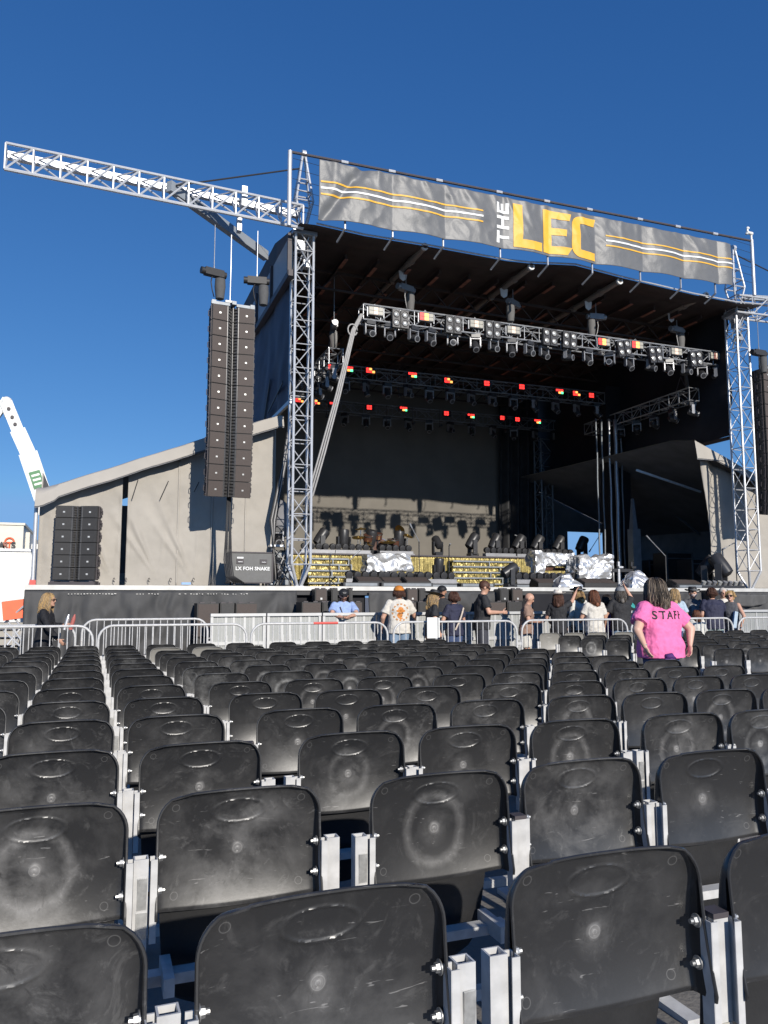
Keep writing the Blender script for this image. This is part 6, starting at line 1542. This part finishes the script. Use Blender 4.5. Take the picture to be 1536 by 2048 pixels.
    if hat:
        kind, m_ = hat
        if kind == 'cap':
            C = MB(); C.ell(HP_((0, -.12, .26)), (hsz * .97, hsz * 1.10, hsz * .94), Hr, n=18, k=8, zmin=.0); o = C.build('cap', m_, t, smooth=True)
            C = MB(); vs = []
            pts = [HP_((math.sin(a) * .74, .62 + .85 * math.cos(a) * (abs(math.cos(a)) > -1), .34 - .22 * math.cos(a) ** 2)) for a in [R(-80 + 160 * k / 10) for k in range(11)]]
            base = [HP_((math.sin(a) * .74, .60 + .1 * math.cos(a), .36)) for a in [R(-80 + 160 * k / 10) for k in range(11)]]
            vs = base + pts; fs = [(k, k + 1, 12 + k, 11 + k) for k in range(10)]; up = Hr @ Vector((0, 0, .05 * hsz))
            C.add(vs + [v + up for v in vs], fs + [tuple(reversed([i + 22 for i in f])) for f in fs] + [(11 + k, 12 + k, 34 + k, 33 + k) for k in range(10)]); C.build('visor', m_, o, smooth=30)
        else:
            C = MB(); n = 28; br = 1.95 if kind == 'wide' else 1.6
            rings = []
            for r_, z_ in ((.90, .52), (1.0, .47), (1.35, .44), (br, .52), (br, .56), (1.35, .49), (.98, .55), (.92, .75), (.86, 1.15), (.70, 1.36), (.30, 1.30), (.02, 1.26)):
                rings.append([HP_((r_ * math.cos(2 * math.pi * j / n) * .95, r_ * math.sin(2 * math.pi * j / n) * 1.05 - .1, z_ + (.30 * abs(math.cos(2 * math.pi * j / n)) ** 3 * max(0, (r_ - 1) / (br - 1)) if z_ < .6 else (-.16 * (abs(math.cos(2 * math.pi * j / n)) < .35) if r_ < .8 else 0)))) for j in range(n)])
            vs = [v for r_ in rings for v in r_]; fs = [(i * n + j, i * n + (j + 1) % n, (i + 1) * n + (j + 1) % n, (i + 1) * n + j) for i in range(len(rings) - 1) for j in range(n)]
            C.add(vs, fs); o = C.build('hat', m_, t, smooth=50)
            C = MB(); C.tube([HP_((.94 * math.cos(a) * .95, .94 * math.sin(a) * 1.05 - .1, .62)) for a in [2 * math.pi * k / 24 for k in range(24)]], hsz * .09, 6, closed=True); C.build('hat_band', 'cap_grey' if m_ == 'hat_black' else 'cap_black', o)
    return t, dict(H=Hb, HP=HP_, ln=ln, S=S, wL=wL, wR=wR, eL=eL, eR=eR, hsz=hsz, Hr=Hr, neck=neck1, shL=shL, shR=shR)
def print_on(t, me_name, body, size, m, zc, y0=-1, parent_name='shirt', xoff=0, bold=.0, spacing=1.0):
    """lettering laid on the shirt by a shrink-wrap (y0 -1: the back, +1: the chest)"""
    sh = [c for c in t.children if c.name.startswith(parent_name)][0]
    Mx = Matrix.Translation((xoff, y0 * .5, zc)) @ (Matrix.Rotation(R(90), 4, 'X') if y0 < 0 else Matrix.Rotation(R(180), 4, 'Z') @ Matrix.Rotation(R(90), 4, 'X'))
    me = text_mesh(me_name, body, size, m, 0, False, Mx, bold=bold, spacing=spacing)
    return wrap(me, me_name, sh, y0)
def wrap(me, name, sh, y0, off=.004):
    bm = bmesh.new(); bm.from_mesh(me); xs_ = [v.co.x for v in bm.verts]; zs_ = [v.co.z for v in bm.verts]
    for k in range(1, 60):
        q = min(xs_) + k * .012
        if q < max(xs_): bmesh.ops.bisect_plane(bm, geom=bm.verts[:] + bm.edges[:] + bm.faces[:], plane_co=(q, 0, 0), plane_no=(1, 0, 0))
        q = min(zs_) + k * .012
        if q < max(zs_): bmesh.ops.bisect_plane(bm, geom=bm.verts[:] + bm.edges[:] + bm.faces[:], plane_co=(0, 0, q), plane_no=(0, 0, 1))
    bm.to_mesh(me); bm.free()
    o = link(name, me, sh); w_ = o.modifiers.new('wrap', 'SHRINKWRAP'); w_.target = sh; w_.wrap_method = 'PROJECT'; w_.use_project_y = True; w_.use_project_x = False; w_.use_project_z = False
    w_.use_positive_direction = y0 < 0; w_.use_negative_direction = y0 > 0; w_.offset = off; w_.project_limit = 0
    WRAPS.append(o); return o
WRAPS = []
def poly_print(t, name, polys, m, y0, zc, sh_name='shirt'):
    sh = [c for c in t.children if c.name.startswith(sh_name)][0]
    mb = MB()
    for p in polys:
        vs = [(x, y0 * .5, zc + z) for x, z in p]; mb.add(vs, [tuple(range(len(p)))])
    bm = bmesh.new(); me = mb.mesh(name, m); bm.from_mesh(me); bm.normal_update(); bmesh.ops.triangulate(bm, faces=bm.faces[:]); bm.to_mesh(me); bm.free()
    return wrap(me, name, sh, y0)
def ringp(cx, cz, r, a0, a1, w_, n=10): return [(cx + r * math.cos(R(a0 + (a1 - a0) * i / n)), cz + r * math.sin(R(a0 + (a1 - a0) * i / n))) for i in range(n + 1)] + [(cx + (r - w_) * math.cos(R(a1 - (a1 - a0) * i / n)), cz + (r - w_) * math.sin(R(a1 - (a1 - a0) * i / n))) for i in range(n + 1)]
def disc(cx, cz, rx, rz, n=16): return [(cx + rx * math.cos(2 * math.pi * i / n), cz + rz * math.sin(2 * math.pi * i / n)) for i in range(n)]

# the staffer in pink, closest to us
pk, K = person('person in a bright pink STAFF shirt standing among the seats, back to us', 1318, 7.95, 1161, 2, skin='skin_pale', shirt='shirt_pink', pants='jeans', hair='hair_mixed', hairlen=.17, build=1.62, hairm2='hair_streak', voxel=.0075, female=True, lean=4, head_pitch=6, hs=1.16,
    la=((-.240, -.05, .650), (-.200, -.07, .535)), ra=((.240, -.05, .650), (.205, -.07, .535)))
print_on(pk, 'lettering', 'STAFF', .138, 'hat_black', K['H'] * .752, -1, bold=.0025, spacing=1.24)
m = MB(); m.tube([K['S']((-.07, -.125, .47)), K['S']((-.03, -.14, .478)), K['S']((.0, -.13, .466)), K['S']((-.04, -.125, .44)), K['S']((-.075, -.12, .45))], .03, 8); m.build('purple_cloth', 'cloth_purple', pk, smooth=True)
m = MB(); m.tube([K['wL'] + Vector((.026 * math.cos(a), .026 * math.sin(a), .02)) for a in [k * .7 for k in range(9)]], .004, 5, closed=True); m.build('wristband', 'teal', pk)
YP = 15.75
# far left walker
wk, K = person('person in black with long wavy blond hair walking past the fence', 90, 15.0, 1187, -108, shirt='cardigan', sleeve='long', pants='tee_black', hair='hair_blond', hairlen=.16, female=True, glasses=True, lean=4, hairm2='hair_streak',
    la=((-.14, .03, .66), (-.09, .17, .68)), ra=((.16, .10, .65), (.12, .20, .545)))
C = Fig(.011); C.loft([(K['S']((0, -.02, .30)), .085 * K['H'], .095 * K['H']), (K['S']((0, -.02, .42)), .092 * K['H'], .095 * K['H']), (K['S']((0, 0, .52)), .092 * K['H'], .075 * K['H']), (K['S']((0, 0, .6)), .086 * K['H'], .066 * K['H'])]); C.build('long_cardigan', 'cardigan', wk)
bt = thing('bottles', 'two clear drink bottles held by the walker in black', 'bottles', (0, 0, 0)); mw = Matrix.Translation(wk.location) @ Matrix.Rotation(R(-108), 4, 'Z'); c = mw @ K['wL']
for dx, mm in ((0, 'foil'), (.10, 'lip')): m = MB(); m.cyl(c + Vector((dx, -.03, -.08)), c + Vector((dx + .05, -.03, .12)), .035, n=10); m.cyl(c + Vector((dx + .05, -.03, .12)), c + Vector((dx + .065, -.03, .19)), .03, .012, n=10); m.build('bottle', mm, bt, smooth=40)
m = MB(); m.box(mw @ (K['wR'] + Vector((0, -.03, .02))), (.09, .05, .02), Euler((0, R(-45), 0)).to_matrix()); o = m.build('wrist_strap', 'white_paint', None); tag(o, 'white strap on the wrist of the walker in black', 'strap')
# guard leaning on the barricade
gd, K = person('person in light blue shirt and black cap leaning on the barricade', 685, 16.66, 1175, 172, shirt='shirt_blue', pants='tee_black', hair='hair_brown', hat=('cap', 'hat_black'), lean=10, head_pitch=8, glasses=True, beard=True, build=1.15,
    la=((-.155, .12, .715), (-.03, .25, .712)), ra=((.155, .12, .715), (.03, .26, .700)))
m = MB(); m.tube([K['ln']((.05, .085, .80)), K['ln']((.02, .10, .72)), K['ln']((-.02, .10, .72))], .012, 5); m.build('radio_cord', 'cap_black', gd)
text_mesh('cap_lettering', 'SECURITY', .018, 'banner_white', .001, gd, Matrix.Translation(K['HP']((0, .99, .62))) @ Matrix.Rotation(R(180), 4, 'Z') @ Matrix.Rotation(R(78), 4, 'X'))
# orange cap
oc_, K = person('person in orange cap and cream printed shirt, back to us at the barricade', 798, YP, 1170, -8, shirt='tee_white', pants='jeans_pale', hair='hair_brown', hairlen=.07, hat=('cap', 'cap_orange'), build=1.22,
    ra=((.20, .06, .655), (.24, .18, .615)), la=((-.19, .0, .64), (-.19, .08, .53)))
zc = K['H'] * .70
poly_print(oc_, 'shirt_emblem', [ringp(0, 0, .19, 25 + 26 * k, 40 + 26 * k, .035, 3) for k in range(13)], 'pants_tan', -1, zc)
poly_print(oc_, 'shirt_emblem', [disc(0, .03, .10, .035), disc(0, .065, .055, .05), disc(-.02, -.06, .06, .06), [(-.07, -.1), (.06, -.12), (.0, -.16)]], 'cap_orange', -1, zc)
poly_print(oc_, 'shirt_emblem', [disc(.03, -.02, .03, .02, 8), disc(-.03, -.03, .025, .03, 8), disc(.0, -.08, .02, .012, 8)], 'hair_brown', -1, zc)
# woman with black wide hat
w1, K = person('person with wide black hat, blond hair and tan trousers turned right', 862, 15.3, 1180, -98, shirt='tee_black', pants='pants_tan', hair='hair_blond', hairlen=.17, female=True, hat=('wide', 'hat_black'), lean=4, head_pitch=10, hairm2='hair_streak', ra=((.14, .0, .65), (.12, .07, .50)))
w0, K = person('person in dark cap half hidden behind the black hat', 884, 16.9, 1170, 160, skin='skin_tan', shirt='tee_black', pants='tee_black', hair='hair_dark', hat=('cap', 'hat_black'))
w2, K = person('person in navy top and jeans with a pale striped strap, back to us', 908, 15.5, 1184, 12, shirt='tee_navy', pants='jeans', hair='hair_brown', hairlen=.06, female=True, build=1.12, la=((-.16, .02, .65), (-.14, .14, .58)), ra=((.17, .03, .65), (.15, .17, .66)))
m = MB(); a, b = K['ln']((.085, -.075, .80)), K['ln']((-.07, -.105, .53)); pts = [a + (b - a) * (k / 8) + Vector((0, -.030 * math.sin(math.pi * k / 8) - .012, 0)) for k in range(9)]; m.tube(pts, .020, 6); m.build('bag_strap', 'strap_pale', w2)
m = MB(); m.ell(K['ln']((-.09, .0, .50)), (.10, .05, .08), n=10, k=8); m.build('bag', 'tee_black', w2, smooth=True)
# man in black
mb_, K = person('person in black tee and glasses turned right, looking down, dark shorts', 962, 15.6, 1162, -108, shirt='tee_black', pants='shorts_dark', short=True, hair='hair_brown', glasses=True, build=1.15, lean=4, head_pitch=24,
    la=((-.16, .04, .655), (-.06, .20, .655)), ra=((.165, .05, .655), (.07, .215, .665)))
poly_print(mb_, 'chest_print', [disc(.02, .06, .035, .025, 8), disc(-.01, 0, .05, .02, 8), disc(.02, -.06, .04, .03, 8)], 'cap_grey', 1, K['H'] * .72)
# bald man
bm_2, K = person('person bald, in brown tee and white shorts, looking down at a phone', 1050, 15.4, 1186, -128, skin='skin', shirt='tee_brown', pants='shorts_white', short=True, lean=6, head_pitch=26, build=1.12,
    la=((-.17, .05, .65), (-.05, .15, .635)), ra=((.17, .05, .65), (.04, .16, .645)))
poly_print(bm_2, 'chest_print', [[(-.09, -.012), (.09, -.012), (.09, .022), (-.09, .022)]], 'hat_white', 1, K['H'] * .735)
ph = thing('phone', 'dark phone held by the bald person in brown', 'phone', bm_2.matrix_basis @ Vector((0, .40, 1.17)) if False else (0, 0, 0)); mwx = Matrix.Translation(bm_2.location) @ Matrix.Rotation(R(-128), 4, 'Z'); q = mwx @ ((K['wL'] + K['wR']) / 2 + Vector((0, .05, .03))); m = MB(); m.box(q, (.075, .012, .15), Euler((R(40), 0, R(-140))).to_matrix()); o = m.build('body', 'cap_black', ph); m = MB(); m.box(q + Vector((.004, .006, .003)), (.066, .012, .135), Euler((R(40), 0, R(-140))).to_matrix()); m.build('screen', 'lens', ph)
# group on the right
p1, K = person('person in white cowboy hat and black, arm raised pointing at the stage', 1116, 15.5, 1180, -35, shirt='tee_black', pants='tee_black', sleeve='short', hair='hair_brown', hairlen=.15, female=True, hat=('cowboy', 'hat_white'), glasses=True,
    ra=((.175, .09, .865), (.225, .17, .985)), la=((-.15, .02, .65), (-.11, .13, .58)))
p2, K = person('person in black brimmed hat with curly blond hair and pale top', 1157, 15.9, 1173, 8, shirt='lace_white', pants='tee_black', sleeve='long', hair='hair_blond', hairlen=.13, female=True, hat=('cowboy', 'hat_black'), hairm2='hair_brown')
p3, K = person('person with long auburn hair, white tee and jeans, back to us', 1188, 15.3, 1181, -5, shirt='tee_white', pants='jeans', hair='hair_red', hairlen=.15, female=True, build=1.22, hairm2='hair_brown', la=((-.17, .03, .65), (-.13, .13, .6)), ra=((.17, .03, .65), (.13, .13, .6)))
p4, K = person('person in dark purple mostly hidden between white tee and grey cap', 1214, 16.1, 1190, 0, skin='skin_tan', shirt='cloth_purple', pants='cloth_purple', sleeve='long', hair='hair_dark', hairlen=.1, female=True)
p5, K = person('person with grey cap and curly grey hair, black tee, arm raised', 1241, 15.45, 1172, -18, shirt='tee_black', pants='jeans_pale', hair='hair_grey', hairlen=.14, hat=('cap', 'cap_grey'), build=1.25, hairm2='hair_mixed', female=True, ra=((.165, .07, .86), (.10, .10, 1.0)), la=((-.20, .0, .64), (-.19, .07, .52)))
tf = thing('flying_disc', 'teal disc held beside the person in grey cap', 'disc', (0, 0, 0)); m = MB(); m.lathe([(0, .02), (.11, .02), (.13, 0), (.125, -.02), (.0, .012)], at(1262, 1208, 15.6), Euler((R(40), R(30), 0)).to_matrix(), 20, close=False); m.build('disc', 'teal', tf, smooth=40)
p6, K = person('person with blond hair and pale blue top behind the pink staffer', 1349, 15.0, 1178, -30, shirt='light_blue', pants='jeans', hair='hair_blond', hairlen=.13, female=True, hairm2='hair_streak')
p7, K = person('person in black hat, mask and grey tee with a pale bear print', 1385, 16.0, 1174, 165, shirt='tank_grey', pants='tee_black', hair='hair_dark', hat=('cowboy', 'hat_black'), build=1.2, voxel=.011)
m = Fig(.011); m.ball(K['HP']((0, .42, -.42)), (K['hsz'] * .60, K['hsz'] * .56, K['hsz'] * .42), K['Hr']); m.build('face_mask', 'mask_pale', p7)
poly_print(p7, 'chest_print', [disc(0, 0, .13, .15), disc(-.1, .13, .04, .04, 8), disc(.1, .13, .04, .04, 8)], 'cap_grey', 1, K['H'] * .69); 
poly_print(p7, 'chest_print_dark', [disc(0, -.03, .03, .02, 8)], 'hat_black', 1, K['H'] * .69)
p8, K = person('person with dark brown curls and white lace top, lower than the others', 1392, 14.75, 1217, -15, shirt='lace_white', pants='jeans', sleeve='long', hair='hair_brown', hairlen=.15, female=True, build=1.2, hairm2='hair_red', tall=1.30)
p9, K = person('person in navy shirt and mint trousers turned towards a friend', 1425, 15.4, 1176, -25, shirt='tee_navy', pants='mint', sleeve='short', hair='hair_brown', hairlen=.05, female=True, build=1.35, lean=3, ra=((.19, .09, .68), (.11, .16, .78)))
p10, K = person('person with white hair half hidden behind the navy shirt', 1446, 16.0, 1176, 150, shirt='tee_white', pants='jeans', hair='hair_white')
p11, K = person('person with short blond hair in grey tank top, facing the camera', 1462, 15.3, 1182, 125, skin='skin', shirt='tank_grey', pants='jeans', sleeve='none', hair='hair_blond', hairlen=.03, female=True, glasses=True, lean=4, la=((-.17, .06, .66), (-.13, .08, .52)))
m = MB(); m.box(at(1470, 1240, 15.1), (.10, .05, .42), Euler((0, R(12), 0)).to_matrix()); tag(m.build('striped_bag', 'light_blue'), 'pale blue bag hanging beside the tank top', 'bag')
# freeze the remeshed bodies and clothes into plain meshes
bpy.context.view_layer.update(); dg = bpy.context.evaluated_depsgraph_get(); fin = []
for o in PEOPLE + WRAPS:
    me = bpy.data.meshes.new_from_object(o.evaluated_get(dg)); fin.append((o, me))
for o, me in fin:
    o.modifiers.clear(); o.data = me; me.polygons.foreach_set('use_smooth', [True] * len(me.polygons))
